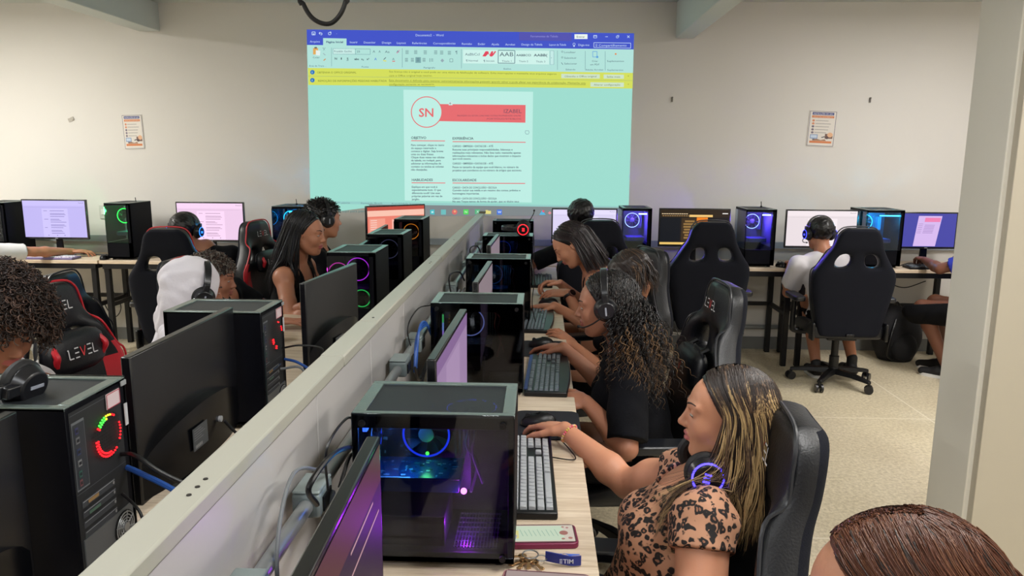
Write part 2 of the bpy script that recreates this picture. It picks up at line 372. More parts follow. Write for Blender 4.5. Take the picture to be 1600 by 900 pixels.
    D.line([(1283, 142), (1302, 142), (1302, 166), (1283, 166), (1283, 142)], 2.4, (90, 160, 220)); D.disc(1303, 166, 5, (90, 160, 220), 3)
    D.text('Criar', 1280, 184, 7.5, T, width=26); D.text('um PDF', 1272, 199, 7.5, T, width=40); D.text('Adobe Acrobat', 1252, 222, 7, T, width=78)
    D.disc(1384, 153, 4, (230, 130, 70), 2); D.text('Suplementos', 1346, 184, 8, T, width=74); D.text('Suplementos', 1347, 223, 7, T, width=70)
pj('ribbon', _ribbon)
def _notice(D):
    T = (100, 112, 50); B = (206, 226, 200)
    D.poly([(31, 214), (1460, 236), (1459, 269), (32, 249)], YEL, 1); D.poly([(32, 251), (1459, 271), (1458, 305), (33, 289)], YEL, 1); D.line([(32, 250), (1459, 270)], 1.6, (176, 184, 70), 2)
    for v in (233, 268): D.disc(51, v, 10, (40, 120, 190), 2); D.text('i', 49, v, 9, (220, 240, 250), bold=True)
    D.text('OBTENHA O OFFICE ORIGINAL', 72, 234, 8.5, T, width=172); D.text('REMOÇÃO DE INFORMAÇÕES PESSOAIS HABILITADA', 76, 271, 8.5, T, width=302)
    D.text('Sua licença não é original e você pode ser uma vítima de falsificação de software. Evite interrupções e mantenha seus arquivos seguros', 388, 230, 7.5, T, width=736, sl=.014)
    D.text('com o Office original hoje mesmo.', 388, 248, 7.5, T, width=190)
    D.text('Este documento é definido para remover automaticamente informações pessoais quando salvar e pode afetar sua experiência de colaboração. Mantenha esta', 388, 268, 7.5, T, width=864, sl=.015)
    D.line([(388, 275), (1252, 288)], 1.4, T); D.text('configuração somente se necessário.', 388, 286, 7.5, T, width=200); D.line([(388, 293), (590, 296)], 1.4, T)
    D.rect(1145, 240, 1314, 259, B, 2, .012); D.text('Obtenha o Office original', 1160, 251, 7.5, T, width=140)
    D.rect(1331, 243, 1420, 261, B, 2, .012); D.text('Saiba mais', 1345, 253, 7.5, T, width=58)
    D.rect(1273, 277, 1420, 297, B, 2, .012); D.text('Alterar configuração', 1288, 288, 7.5, T, width=116)
    D.text('×', 1437, 250, 8, T); D.text('×', 1437, 286, 8, T)
pj('notice_bar', _notice)
def _page(D):
    D.poly([(451, 310), (1021, 319), (1015, 806), (457, 797)], WHT, 1)
    D.disc(553, 408, 69, RED, 3, 48, inner=4); D.disc(553, 408, 65.5, WHT, 2.5, 48)
    D.text('SN', 519, 410, 37, RED, 4, width=64, bold=True)
    D.poly([(612, 373), (988, 377), (987, 455), (606, 448)], RED, 2)
    D.rect(650, 363, 667, 378, (210, 232, 228), 3); D.text('✥', 652, 370, 8, DK, 4)
    D.text('IZABEL', 970, 404, 17, (110, 76, 96), 4, width=77, align='r')
    D.text('PROFISSÃO OU SETOR | LINK PARA OUTRAS PROPRIEDADES ONLINE:', 968, 424, 6.5, (130, 78, 92), 4, width=280, align='r'); D.text('PORTFÓLIO/SITE/BLOG', 968, 438, 6.5, (130, 78, 92), 4, width=150, align='r')
    D.line([(988, 490), (1001, 490), (1004, 497), (1000, 505), (990, 505), (986, 497), (988, 490)], 1.8, (120, 150, 160), 2)
    T = (76, 100, 112); H = (70, 84, 96)
    for t, u, v, w in (('OBJETIVO', 485, 521, 66), ('EXPERIÊNCIA', 667, 524, 92), ('HABILIDADES', 488, 706, 92), ('ESCOLARIDADE', 667, 707, 105)): D.text(t, u, v, 10.5, H, width=w, bold=True)
    for a, b in (((485, 534), (634, 535)), ((667, 538), (988, 541)), ((487, 719), (635, 720)), ((667, 720), (986, 722))): D.line([a, b], 3.6, RED)
    L1 = ['Para começar, clique no texto', 'do espaço reservado e', 'comece a digitar. Seja breve:', 'uma ou duas frases.', 'Clique duas vezes nas células', 'da tabela, no rodapé, para', 'adicionar as informações de', 'contato ou exclua as colunas', 'não desejadas.']
    for i, (t, w) in enumerate(zip(L1, (145, 110, 142, 100, 146, 130, 132, 143, 72))): D.text(t, 485, 553+i*13.5, 8.2, T, width=w, bold=True)
    for t, u, v, w in (('CARGO • EMPRESA • DATAS DE – ATÉ', 667, 558, 178), ('Resuma suas principais responsabilidades, liderança e', 667, 573, 264), ('realizações mais relevantes. Não liste tudo; mantenha apenas', 667, 587, 300),
                       ('informações relevantes e inclua dados que mostrem o impacto', 667, 601, 300), ('que você causou.', 667, 613, 82), ('CARGO • EMPRESA • DATAS DE – ATÉ', 667, 634, 178),
                       ('Pense no tamanho da equipe que você liderou, no número de', 667, 650, 290), ('projetos que coordenou ou no número de artigos que escreveu.', 667, 664, 304),
                       ('CARGO • DATA DE CONCLUSÃO • ESCOLA', 667, 740, 194), ('Convém incluir sua média e um resumo dos cursos, prêmios e', 667, 752, 298), ('homenagens importantes.', 667, 766, 118), ('CARGO • DATA DE CONCLUSÃO • ESCOLA', 667, 788, 194), ('No seu Toque temos de forma de ajudar, que os títulos seus', 667, 801, 292)):
        D.text(t, u, v, 8.2, T, width=w, bold=True)
    for i, (t, w) in enumerate(zip(['Explique em que você é', 'especialmente bom. O que', 'diferencia você? Use suas', 'próprias palavras em vez de', 'jargão.'], (112, 128, 124, 134, 34))): D.text(t, 488, 737+i*13.5, 8.2, T, width=w, bold=True)
pj('document_page', _page)
def _task(D):
    G = (158, 172, 172); T = (104, 134, 136)
    D.poly([(420, 812), (1441, 829), (1440, 862), (300, 866), (300, 812)], (128, 136, 138), 1)
    D.poly([(150, 800), (1441, 822), (1441, 829), (150, 812)], (150, 206, 200), 1.2)
    D.text('371 palavras', 158, 807, 7.5, T, 2, width=58); D.text('Português (Brasil)', 265, 809, 7.5, T, 2, width=92); D.text('Acessibilidade: Investigar', 398, 811, 7.5, T, 2, width=130)
    D.text('ite aqui para pesquisar', 160, 843, 10, (110, 150, 150), 2, width=160)
    for u, v, c in ((578, 848, (70, 190, 200)), (627, 848, (110, 190, 190)), (676, 847, (216, 110, 110)), (726, 847, (80, 216, 90)), (776, 846, (90, 180, 130)), (824, 847, (226, 216, 130)), (873, 848, (70, 120, 220))):
        if c == (216, 110, 110): D.disc(u, v, 12, c, 2); D.disc(u+1, v-2, 5, (240, 170, 120), 3)
        elif c == (70, 190, 200): D.poly([(u-10, v-10), (u+9, v-12), (u+10, v+11), (u-9, v+9)], c, 2); D.rect(u-4, v-4, u+5, v+4, (190, 235, 235), 3)
        elif c == (226, 216, 130): D.poly([(u-12, v-8), (u-2, v-8), (u+1, v-5), (u+12, v-5), (u+12, v+9), (u-12, v+9)], c, 2)
        else: D.rect(u-11, v-11, u+11, v+11, c, 2)
    D.text('N', 721, 847, 11, (200, 246, 200), 3, bold=True); D.text('X', 772, 846, 10, (210, 240, 220), 3, bold=True); D.text('W', 866, 848, 10, (220, 232, 250), 3, bold=True)
    D.poly([(1048, 860), (1062, 838), (1076, 860)], (90, 180, 220), 2); D.disc(1066, 844, 5, (226, 90, 110), 3)
    D.poly([(1086, 852), (1094, 844), (1102, 852), (1094, 858)], (226, 140, 150), 2)
pj('taskbar', _task)

# ------------------------------------------------------------------ things on the walls
def poster(c00, c11, label, tilt):
    p0 = atY(*c00, YB); p1 = atY(*c11, YB); w = p1[0]-p0[0]; h = p0[2]-p1[2]
    t = empty('poster', label, 'poster', ((p0[0]+p1[0])/2, YB, (p0[2]+p1[2])/2), 0, 'rules posters on the back wall')
    w -= abs(sin(tilt))*h; t.rotation_euler = (0, tilt, 0)
    MB().box((0, -.003, 0), (w, .005, h)).obj('sheet', mat('poster_paper', (222, 216, 208), .5), t)
    D = Decal(lambda u, v, L: (-w/2+u*w/100, -.0056-L*.0003, h/2-v*h/150), 0)
    BL = (54, 66, 130); OR = (212, 128, 78); GY = (150, 148, 146)
    for a, b, c, d in ((2, 2, 98, 4), (2, 146, 98, 148), (2, 2, 4, 148), (96, 2, 98, 148)): D.rect(a, b, c, d, (110, 112, 130))
    D.rect(11, 7, 89, 18, BL); D.text('INSTRUÇÕES DE USO', 15, 13, 5, (220, 220, 235), 3, width=70, bold=True)
    D.rect(10, 21, 90, 30, OR, 1); D.text('LABORATÓRIO DE INFORMÁTICA', 14, 26, 3.6, (240, 226, 205), 3, width=72)
    for i, wd in enumerate((46, 56, 50, 48, 42)):
        v = 42+i*12.5; D.disc(17, v, 4.5, OR if i < 2 else (96, 84, 110), 2); D.text(str(i+1), 15.8, v, 3.8, (240, 235, 230), 3)
        D.rect(25, v-1.2, 25+wd, v+1, GY, 2)
    D.rect(10, 100, 38, 118, (140, 160, 196), 2); D.rect(13, 103, 35, 114, (200, 214, 232), 3); D.rect(20, 118, 28, 123, (120, 130, 150), 2)
    D.rect(64, 96, 92, 116, (120, 92, 84), 2); D.disc(82, 100, 10, (226, 178, 140), 3); D.disc(72, 112, 6, (90, 70, 70), 3); D.line([(52, 112), (64, 108)], 4, (80, 80, 90))
    D.poly([(20, 122), (35, 118), (50, 123), (65, 119), (70, 126), (20, 126)], (160, 120, 90), 2)
    D.rect(10, 127, 90, 136, OR, 2)
    D.obj('printed_page', t)
poster((190, 179), (227, 233), 'small printed rules poster on the wall left of the projection', radians(-1.5))
poster((1263, 173), (1304, 229), 'small printed rules poster on the wall right of the projection', radians(2.2))
def wall_bit(px, py, label, kind):
    p = atY(px, py, YB)
    if kind == 'tape':
        o = MB().box((0, -.002, 0), (.045, .003, .03)).box((.018, -.005, .004), (.02, .006, .024), paint((120, 116, 108))).obj('paper_scrap', None, None)
        o.data.materials.clear(); o.data.materials.append(paint((176, 170, 160))); o.data.materials.append(paint((120, 116, 108)))
        o.rotation_euler = (0, radians(-20), 0)
        tag(o, label, 'scrap')
    else:
        o = MB().cyl((0, 0, .012), (0, -.02, .012), .006).box((0, -.006, -.006), (.012, .012, .03)).obj('wall_hook', paint((110, 106, 100)), None, bevel=.001)
        tag(o, label, 'hook', 'small hooks in the back wall')
    o.location = (p[0], YB, p[2])
wall_bit(111, 187, 'torn scrap of tape stuck on the wall left of the left poster', 'tape')
wall_bit(1050, 155, 'small hook in the wall just right of the projection', 'hook')
wall_bit(1359, 156, 'small hook in the wall right of the right poster', 'hook')
def outlet(px, py, label, socket=True):
    p = atY(px, py, YB)
    t = empty('wall_outlet', label, 'outlet', (p[0], YB, p[2]), 0, 'wall outlets')
    MB().box((0, -.005, 0), (.075, .01, .115)).obj('cover_plate', paint((196, 196, 190), .4), t, bevel=.004)
    MB().box((0, -.013, 0), (.035, .008, .045)).cyl((-.009, -.016, 0), (-.009, -.0185, 0), .003, m=None).cyl((.009, -.016, 0), (.009, -.0185, 0), .003).obj('socket', paint((60, 60, 62) if not socket else (225, 225, 220), .4), t, bevel=.002)
outlet(163, 331, 'white outlet on the wall just left of the green-lit computer tower')
outlet(181, 470, 'outlet with a dark plug on the wall under the back left desk', False)
# thick black cable hanging from the ceiling in a loop
Pc = [atY(x, y, 3.0) for x, y in ((462, -60), (466, -20), (474, 6), (486, 26), (502, 36), (518, 36), (532, 22), (540, 2), (543, -20), (544, -60))]
Pc = [tuple(p) for p in Pc]; Pc[0] = (Pc[0][0], 3.0, CEIL); Pc[-1] = (Pc[-1][0], 3.0, CEIL)
tag(MB().tube(catmull(Pc, 6), .009, 10).obj('hanging_cable', mat('cable_black', (14, 14, 18), .4)), 'thick black cable hanging in a loop from the ceiling', 'cable')
# conduit along the wall base at the right and trunking above the desks
def conduit(pts, r, label, grp='metal conduits'):
    return tag(MB().tube(pts, r, 14).obj('conduit', mat('galvanised', (160, 164, 166), .35, .6)), label, 'pipe', grp)
conduit([(1.25, 5.965, .19), (3.6, 5.965, .19)], .018, 'grey conduit along the foot of the back wall behind the right desks')
tag(MB().box((1.35, YB-.016, .86), (5.4, .03, .05)).obj('cable_trunking', paint((150, 160, 170))), 'grey cable trunking on the back wall just above the desks', 'trunking')
tag(MB().box((-3.3, YB-.016, .86), (2.6, .03, .05)).obj('cable_trunking', paint((150, 156, 158))), 'grey cable trunking on the wall above the back left desk', 'trunking')
# ================================================================== kit: desks, towers, monitors, keyboards, chairs
DZ = .75
def wood_material():
    m = mat('light_laminate', (214, 196, 172), .42); nt = m.node_tree; b = nt.nodes['Principled BSDF']; L = nt.links.new
    tc = nt.nodes.new('ShaderNodeTexCoord'); mp = nt.nodes.new('ShaderNodeMapping'); mp.inputs['Scale'].default_value = (3, 42, 30)
    n = nt.nodes.new('ShaderNodeTexNoise'); n.inputs['Scale'].default_value = 2.2; n.inputs['Detail'].default_value = 7; n.inputs['Roughness'].default_value = .6; n.inputs['Distortion'].default_value = .3
    r = nt.nodes.new('ShaderNodeValToRGB'); e = r.color_ramp.elements; e[0].position = .3; e[0].color = (*lin((188, 166, 140)), 1); e[1].position = .68; e[1].color = (*lin((224, 208, 186)), 1)
    L(tc.outputs['Object'], mp.inputs[0]); L(mp.outputs[0], n.inputs['Vector']); L(n.outputs['Fac'], r.inputs[0]); L(r.outputs[0], b.inputs['Base Color']); return m
WOOD = wood_material()
BLK = mat('black_plastic', (8, 9, 13), .38, spec=.4)
BLKG = mat('black_gloss', (10, 11, 15), .16)
BLKM = mat('black_metal', (8, 9, 16), .42, spec=.35)
BLKS = mat('black_steel_panel', (4, 5, 13), .55, spec=.12, bump=.05, bscale=400)
RUB = mat('rubber', (18, 18, 20), .8)
LEATH = mat('black_leatherette', (14, 16, 22), .40, bump=.2, bscale=220, spec=.45)
FAB = mat('black_backcloth', (18, 20, 29), .9, spec=.2, bump=.3, bscale=500)
REDL = mat('red_leatherette', (196, 30, 44), .42, bump=.2, bscale=220)
STEEL = mat('bare_steel', (150, 152, 155), .35, .8)
TOPM = mat('case_top_satin', (120, 134, 130), .26, .5, spec=.6)  # pale green reflection of the projection mixed into the rim colour

def desk(label, x0, x1, y0, y1, legs, group, rail=True, gap=True):
    t = empty('desk', label, 'desk', ((x0+x1)/2, (y0+y1)/2, 0), 0, group); cx, cy = (x0+x1)/2, (y0+y1)/2; w, d = x1-x0-.004, y1-y0-.004
    MB().box((0, 0, DZ-.0125), (w, d, .025)).obj('tabletop', WOOD, t, bevel=.002)
    MB().box((0, -d/2+.02, DZ-.045), (w-.04, .03, .038)).box((0, d/2-.02, DZ-.045), (w-.04, .03, .038)).box((-w/2+.03, 0, DZ-.045), (.03, d-.06, .038)).box((w/2-.03, 0, DZ-.045), (.03, d-.06, .038)).obj('frame', BLKM, t, bevel=.002)
    for sx in (-1, 1):
        for sy in (-1, 1):
            MB().box((sx*(w/2-.045), sy*(d/2-.035), (DZ-.064)/2), (.038, .038, DZ-.064)).obj('leg', BLKM, t, bevel=.003)
    if rail:
        for sx in (-1, 1): MB().box((sx*(w/2-.045), 0, .40), (.03, d-.11, .03)).obj('side_rail', BLKM, t, bevel=.002)
        MB().box((0, d/2-.035, .40), (w-.13, .03, .03)).obj('back_rail', BLKM, t, bevel=.002)
    return t

def ring_fan(parent, c, axis, r, ring, name='case_fan', s=3.0, blades=True, hub=(24, 24, 30)):
    ax = {'x': Vector((1, 0, 0)), 'y': Vector((0, 1, 0)), 'z': Vector((0, 0, 1))}[axis]
    A = {'x': Vector((0, 1, 0)), 'y': Vector((1, 0, 0)), 'z': Vector((1, 0, 0))}[axis]; B = ax.cross(A); c = Vector(c); b = MB()
    b.cyl(c-ax*.008, c+ax*.008, r*.32, n=16)
    if blades:
        for i in range(9):
            a0 = 2*pi*i/9; P = []
            for rr, da, z in ((.3, 0, -.006), (.3, .45, .006), (.62, .62, .006), (.9, .72, .006), (.9, .25, -.006), (.62, .15, -.006)):
                P.append(c+A*r*rr*cos(a0+da)+B*r*rr*sin(a0+da)+ax*z)
            b.add(P+[p+ax*.002 for p in P], [(0, 1, 2, 5), (5, 2, 3, 4), (6, 11, 8, 7), (11, 10, 9, 8), (0, 5, 11, 6), (5, 4, 10, 11), (1, 7, 8, 2), (2, 8, 9, 3)])
    f = b.obj(name, paint(hub, .4), parent)
    MB().torus(c, r*.98, .0035, axis, 40, 6).obj('fan_frame', BLK, f)
    if ring: MB().torus(c-ax*.006 if axis == 'y' else c, r*.93, .0022, axis, 40, 6).obj('light_ring', glow(ring, s), f)
    return f

def tower(label, loc, rz=0, dims=(.31, .205, .318), style='wide', ring=None, ring2=None, glow_in=None, watts=0, extra=None, group='computer towers', detail=True, strip=None, tint=(.32, .33, .36), rear=None, cat='computer', ring_at=None):
    """local frame: glass side towards -y, front panel at +x, rear at -x; 'front' style has its glass front towards -y and a second glass towards -x"""
    L, Wd, Hh = dims; t = empty('computer_tower', label, cat, loc, rz, group); x, y = L/2, Wd/2; tk = .004
    G = glass('tinted_glass_%.2f' % tint[0], tint)
    # feet
    for sx in (-1, 1):
        for sy in (-1, 1): MB().cyl((sx*(x-.03), sy*(y-.03), 0), (sx*(x-.03), sy*(y-.03), .013), .012, n=12).obj('foot', RUB, t)
    b0 = .013; zt = Hh
    lip = .030
    # shell
    b = MB().box((0, 0, b0+.006), (L, Wd, .012)).box((0, y-tk/2, (b0+zt)/2), (L, tk, zt-b0-.004))
    solid_h = .022 if style == 'wide' else .115*Hh/.42
    if style == 'wide':
        b.box((x-.006, 0, (b0+zt)/2), (.012, Wd, zt-b0-.004))
        b.box((-x+tk/2, 0, (b0+zt)/2), (tk, Wd-.002, zt-b0-.004))
        b.box((0, -y+.004, b0+solid_h/2), (L, .008, solid_h)).box((0, -y+.004, zt-lip/2-.002), (L, .008, lip-.004)) 
        b.box((-x+.006, -y+.004, (b0+zt)/2), (.012, .008, zt-b0-.004))
    else:
        b.box((x-.006, 0, (b0+zt)/2), (.012, Wd, zt-b0-.004))
        b.box((0, -y+.005, b0+solid_h/2), (L, .010, solid_h)).box((-x+.004, 0, b0+solid_h/2), (.008, Wd, solid_h)).box((0, -y+.005, zt-.012), (L, .010, .02)).box((-x+.004, 0, zt-.012), (.008, Wd, .02))
        b.box((x-.016, -y+.005, (b0+zt)/2), (.032, .010, zt-b0-.004)).box((-x+.004, y-.01, (b0+zt)/2), (.008, .02, zt-b0-.004)).box((-x+.003, -y+.003, (b0+zt)/2), (.005, .005, zt-b0-.004))
    b.obj('chassis', BLKS, t, bevel=.0012, seg=1)
    # top rim with recessed filter
    m = .016; tz = zt
    MB().box((0, -y+m/2, tz-.004), (L, m, .008)).box((0, y-m/2, tz-.004), (L, m, .008)).box((-x+m/2+.004, 0, tz-.004), (m+.008, Wd-2*m, .008)).box((x-m/2-.004, 0, tz-.004), (m+.008, Wd-2*m, .008)).obj('top_rim', TOPM, t, bevel=.0015)
    MB().box((0, 0, tz-.0045), (L-2*m-.012, Wd-2*m, .002)).obj('dust_filter', meshgrid_mat('filter_mesh', (44, 48, 52), .36, 420), t)
    # glass
    if style == 'wide':
        MB().box((.0, -y-.0025, (b0+solid_h+zt)/2-.004), (L-.002, .004, zt-b0-.012)).obj('glass_panel', G, t, bevel=.001, seg=1)
        for sx, z in ((-1, zt-.018), (1, zt-.018), (1, b0+.015), (-1, b0+.015)): MB().cyl((sx*(x-.022), -y-.0045, z), (sx*(x-.022), -y-.010, z), .0065, n=18).cyl((sx*(x-.022), -y-.010, z), (sx*(x-.022), -y-.0105, z), .003, n=6).obj('thumb_screw', BLK, t)
    else:
        MB().box((-.014, -y-.0022, (b0+solid_h+zt)/2-.008), (L-.034, .004, zt-b0-solid_h-.02)).obj('glass_panel', G, t)
        MB().box((-x-.0022, 0, (b0+solid_h+zt)/2-.008), (.004, Wd-.012, zt-b0-solid_h-.02)).obj('glass_panel', glass('clear_glass', (.72, .74, .78)), t)
    if not detail: 
        pass
    yb = y-.012
    zb = b0+.012
    if style == 'wide':
        # inside: board, cooler, graphics card, memory, power supply, drive cage, front fans
        bd = MB().box((-.045, yb, .185), (.20, .004, .215)).obj('motherboard', mat('circuit_board', (12, 34, 40), .4), t)
        D = Decal(lambda u, v, Lr: (-.145+u, yb-.003-Lr*.001, .29-v), 0)
        q = random.Random(3)
        for _ in range(60):
            u, v = q.uniform(.002, .185), q.uniform(.004, .20); D.rect(u, v, u+q.uniform(.003, .012), v+q.uniform(.002, .008), q.choice([(60, 90, 96), (40, 60, 70), (120, 140, 140), (16, 22, 26), (30, 96, 100)]), 1)
        D.obj('board_components', bd)
        b = MB()
        for k in range(4): b.box((.025+k*.009, yb-.018, .225), (.004, .03, .12))
        b.obj('memory', paint((40, 60, 70), .4), t)
        MB().box((-.125, yb-.02, .26), (.03, .035, .055)).box((-.06, yb-.015, .285), (.08, .025, .018)).obj('heat_sink', STEEL, t)
        gc = MB().box((-.05, .005, .162), (.19, .105, .004)).box((-.05, .004, .146), (.185, .10, .026)).obj('graphics_card', mat('card_blue', (18, 52, 92), .35), t, bevel=.001)
        D = Decal(lambda u, v, Lr: (-.145+u, -.049+v, .1645+Lr*.0008), 0)
        for _ in range(70):
            u, v = q.uniform(.002, .18), q.uniform(.002, .095); D.rect(u, v, u+q.uniform(.003, .012), v+q.uniform(.003, .009), q.choice([(40, 96, 130), (90, 150, 170), (20, 30, 40), (170, 180, 180), (24, 70, 110)]), 1)
        D.rect(.01, -.004, .09, .002, (190, 190, 180), 2); D.obj('card_components', gc)
        MB().box((-.06, .01, .055), (.15, .14, .066)).obj('power_supply', mat('psu_black', (20, 20, 26), .4), t, bevel=.002)
        gr = MB()
        for k in range(14): gr.box((.035+k*.0065, .0, .030), (.0015, .15, .003))
        for k in range(8): gr.box((.078, -.07+k*.02, .030), (.09, .0015, .003))
        gr.obj('floor_grille', mat('grille', (52, 50, 66), .4, .4), t)
        f = ring_fan(t, (-.035, yb-.045, .222), 'y', .052, ring, s=2.4)
        ring_fan(t, (-x+.022, 0, .225), 'x', .055, ring2 or ring, s=3)
        if extra == 'near':
            for fx in (-.065, .065): ring_fan(t, (fx, 0, zt-.022), 'z', .055, (40, 70, 255), s=4)
        MB().tube(catmull([(.03, yb-.02, .29), (.06, 0, .27), (.055, -.01, .22), (.075, .02, .17), (.06, .03, .1)], 5), .0035, 6).tube(catmull([(.035, yb-.02, .26), (.072, 0, .25), (.066, .0, .2), (.085, .03, .12)], 5), .003, 6, m=None).obj('power_cable', paint((120, 40, 46) if extra != 'near' else (70, 60, 76), .5), t)
    else:
        rp = ring_at or (-.015 if L < .25 else -.07, y*.25, zt-.105)
        ring_fan(t, rp, 'y', .058 if L < .25 else .06, ring, s=5)
        if L < .25: MB().box((x-.02, .01, (zb+zt)/2+.04), (.004, Wd*.75, (zt-zb)*.6)).obj('motherboard', paint((88, 92, 116), .4), t)
        else: MB().box((.04, y-.02, (zb+zt)/2+.04), (L*.6, .004, (zt-zb)*.6)).obj('motherboard', paint((70, 76, 100), .4), t)
        MB().box((-.004, y-.007, (zb+solid_h+zt)/2), (L-.03, .003, zt-zb-solid_h-.02)).obj('inner_reflector', paint((84, 86, 104), .5), t)  # pale inner sheet added to catch the glow of the case light
        b = MB()
        for k in range(3): b.box((L*.2+k*.009, y-.05, zt-.12), (.004, .05, .10))
        b.obj('memory', paint((120, 124, 160), .4), t)
        MB().box((0, 0, zb+solid_h+.05), (L*.62, .16 if Wd > .25 else .10, .028)).obj('graphics_card', paint((60, 56, 110), .35), t, bevel=.003)
        if strip: MB().box((L*.20, -y+.03, zt-.045), (.06 if L < .25 else .17, .006, .008), rz=0).obj('light_strip', glow(strip, 9), t)
    if watts:
        l = bpy.data.lights.new('case_light', 'POINT'); l.energy = watts; l.color = glow_in; l.shadow_soft_size = .03
        lo = bpy.data.objects.new('case_light', l); COL.objects.link(lo); lo.parent = t; lo.location = (0, -.02, zt-.07)
    if extra == 'near':
        MB().sphere((.05, -.02, .125), .0065, 12).obj('led', glow((255, 120, 255), 14), t)
        MB().sphere((-.03, .02, .188), .004, 8).obj('led', glow((60, 255, 60), 9), t)
        MB().box((-x+.018, -y+.04, zt-.04), (.008, .02, .018)).obj('light_bar', glow((50, 100, 255), 7), t)
        for c, p, e in (((.6, .03, 1), (.05, -.05, .125), .5), ((.1, 1, .2), (-.03, -.0, .19), .22), ((.05, .25, 1), (-.10, -.02, .25), .6), ((.5, .03, 1), (.055, -.03, .060), 1.6), ((.05, .3, 1), (-.06, -.04, .20), .5)):  # LED spill, plus added purple and blue points that fill the case
            l = bpy.data.lights.new('led_fill_light', 'POINT'); l.energy = e; l.color = c; l.shadow_soft_size = .01
            lo = bpy.data.objects.new('led_fill_light', l); COL.objects.link(lo); lo.parent = t; lo.location = p
    if extra == 'rainbow':
        for k, c in enumerate(((90, 230, 120), (150, 190, 255), (200, 150, 255), (255, 70, 150))):
            MB().tube([(-x+.035, -.05, zt-.05-k*.028), (-x+.035, -.052, zt-.05-(k+1)*.028)], .003, 8).obj('light_bar', glow(c, 2.2), t)
        b = MB()
        for k in range(7): b.box((-x+.055, -.04, zt-.055-k*.012), (.006, .004, .004))
        b.obj('glowing_card_bracket', glow((190, 150, 70), .8), t)  # bracket given a glow of its own, though it is no lamp
    if extra == 'redplug': pass
    if rear:
        _rear(t, L, Wd, Hh, rear)
    return t

def _rear(t, L, Wd, Hh, kind):
    """details of the back face (at -x, looking towards -x)"""
    x = -L/2; F = lambda u, v, Lr: (x-.0008-Lr*.0007, Wd/2-u*Wd/.205, Hh-v*Hh/.318)      # u from +y to -y, v down
    # seen from behind, with the case turned round, +y is on the left
    D = Decal(F, 0)
    D.rect(.008, .012, Wd-.008, Hh-.02, (26, 28, 32), 0)
    for v in (.018, .150, .285): D.line([(.01, v), (Wd-.01, v)], .0012, (70, 74, 78), 1)
    D.rect(.012, .03, .052, .145, (96, 100, 104), 1); D.rect(.014, .034, .050, .142, (40, 44, 50), 2)
    for v, c, w in ((.04, (50, 50, 92), .010), (.056, (96, 98, 100), .012), (.075, (38, 50, 84), .012), (.094, (110, 112, 114), .012), (.112, (40, 80, 70), .010), (.127, (100, 60, 64), .009)):
        D.rect(.020, v, .020+w, v+.011, c, 3); D.rect(.022, v+.003, .018+w, v+.008, (20, 22, 26), 4)
    for i in range(6):
        v = .165+i*.0175; D.rect(.022, v, .135, v+.012, (58, 61, 66), 1); D.line([(.024, v+.002), (.133, v+.002)], .0011, (150, 154, 158), 2)
        D.disc(.128, v+.006, .003, (150, 150, 150), 3, 10)
    D.rect(.040, .168, .075, .174, (140, 110, 70), 3); D.rect(.04, .188, .078, .193, (80, 110, 92), 3)
    D.obj('port_panel', t)
    # perforated rear fan with ring
    cy, cz, r = Wd/2-.115, Hh-.095, .046
    g = MB()
    for i in range(15):
        for j in range(15):
            a, b2 = (i-7)*.0065, (j-7)*.0065
            if a*a+b2*b2 < (r+.002)**2: 
                n = len(g.v); P = [(x-.003, cy+a+.0022*cos(k*pi/3), cz+b2+.0022*sin(k*pi/3)) for k in range(6)]; g.add(P, [tuple(range(6))])
    g.obj('fan_vent', paint((8, 8, 10), .6), t)
    if kind in ('rgb', 'red'):
        segs = MB(); 
        for k in range(38):
            a = 2*pi*k/38
            for rr in (.040, .034) if 9 < k < 30 else (.040,):
                if kind == 'red' and not (k % 19 in (1, 2, 3, 7, 8)): continue
                if kind == 'rgb' and (k in (3, 4, 5, 16, 17, 18, 33, 34)): continue
                c = (255, 24, 32)
                if kind == 'rgb' and 8 <= k <= 14: c = (60, 220, 60) if k > 10 else (210, 200, 40)
                p = (x-.0042, cy+rr*cos(a)*(-1), cz+rr*sin(a))
                segs.sphere(p, .0022, 6, m=glow(c, 3.5))
        segs.obj('fan_lights', None, t)
    # power supply grille at the foot
    s = MB().box((x-.001, .0, .062), (.004, Wd-.03, .075), m=paint((92, 94, 96), .4))
    s.obj('power_supply_plate', None, t)
    w = MB()
    for rr in (.030, .024, .018, .012): w.torus((x-.0065, -.045, .062), rr, .0012, 'x', 28, 6)
    for k in range(4): a = k*pi/4+.3; w.tube([(x-.0065, -.045+.032*cos(a), .062+.032*sin(a)), (x-.0065, -.045-.032*cos(a), .062-.032*sin(a))], .0012, 6)
    w.cyl((x-.004, -.045, .062), (x-.009, -.045, .062), .009, n=16)
    w.obj('fan_guard', mat('guard_steel', (170, 172, 174), .3, .6), t)
    MB().cyl((x-.004, -.045, .062), (x-.0045, -.045, .062), .034, n=28).obj('fan_opening', paint((14, 14, 16), .6), t)
    MB().box((x-.0035, -.045, Hh-.030), (.0015, .045, .030)).obj('sticker', mat('sticker', (214, 196, 200), .4), t)
    D = Decal(lambda u, v, Lr: (x-.0045-Lr*.0003, -.045+.0225-u, Hh-.015-v), 0); D.line([(0.001, .001), (.044, .001), (.044, .029), (.001, .029), (.001, .001)], .0016, (180, 60, 80)); D.obj('sticker_border', t)
    MB().box((x-.0035, -Wd/2+.010, Hh-.075), (.0015, .010, .045)).obj('barcode_label', paint((190, 192, 196), .4), t)
    MB().box((x-.003, -.085, Hh-.010), (.003, .018, .010)).obj('tab', paint((150, 152, 156), .4), t, bevel=.001)

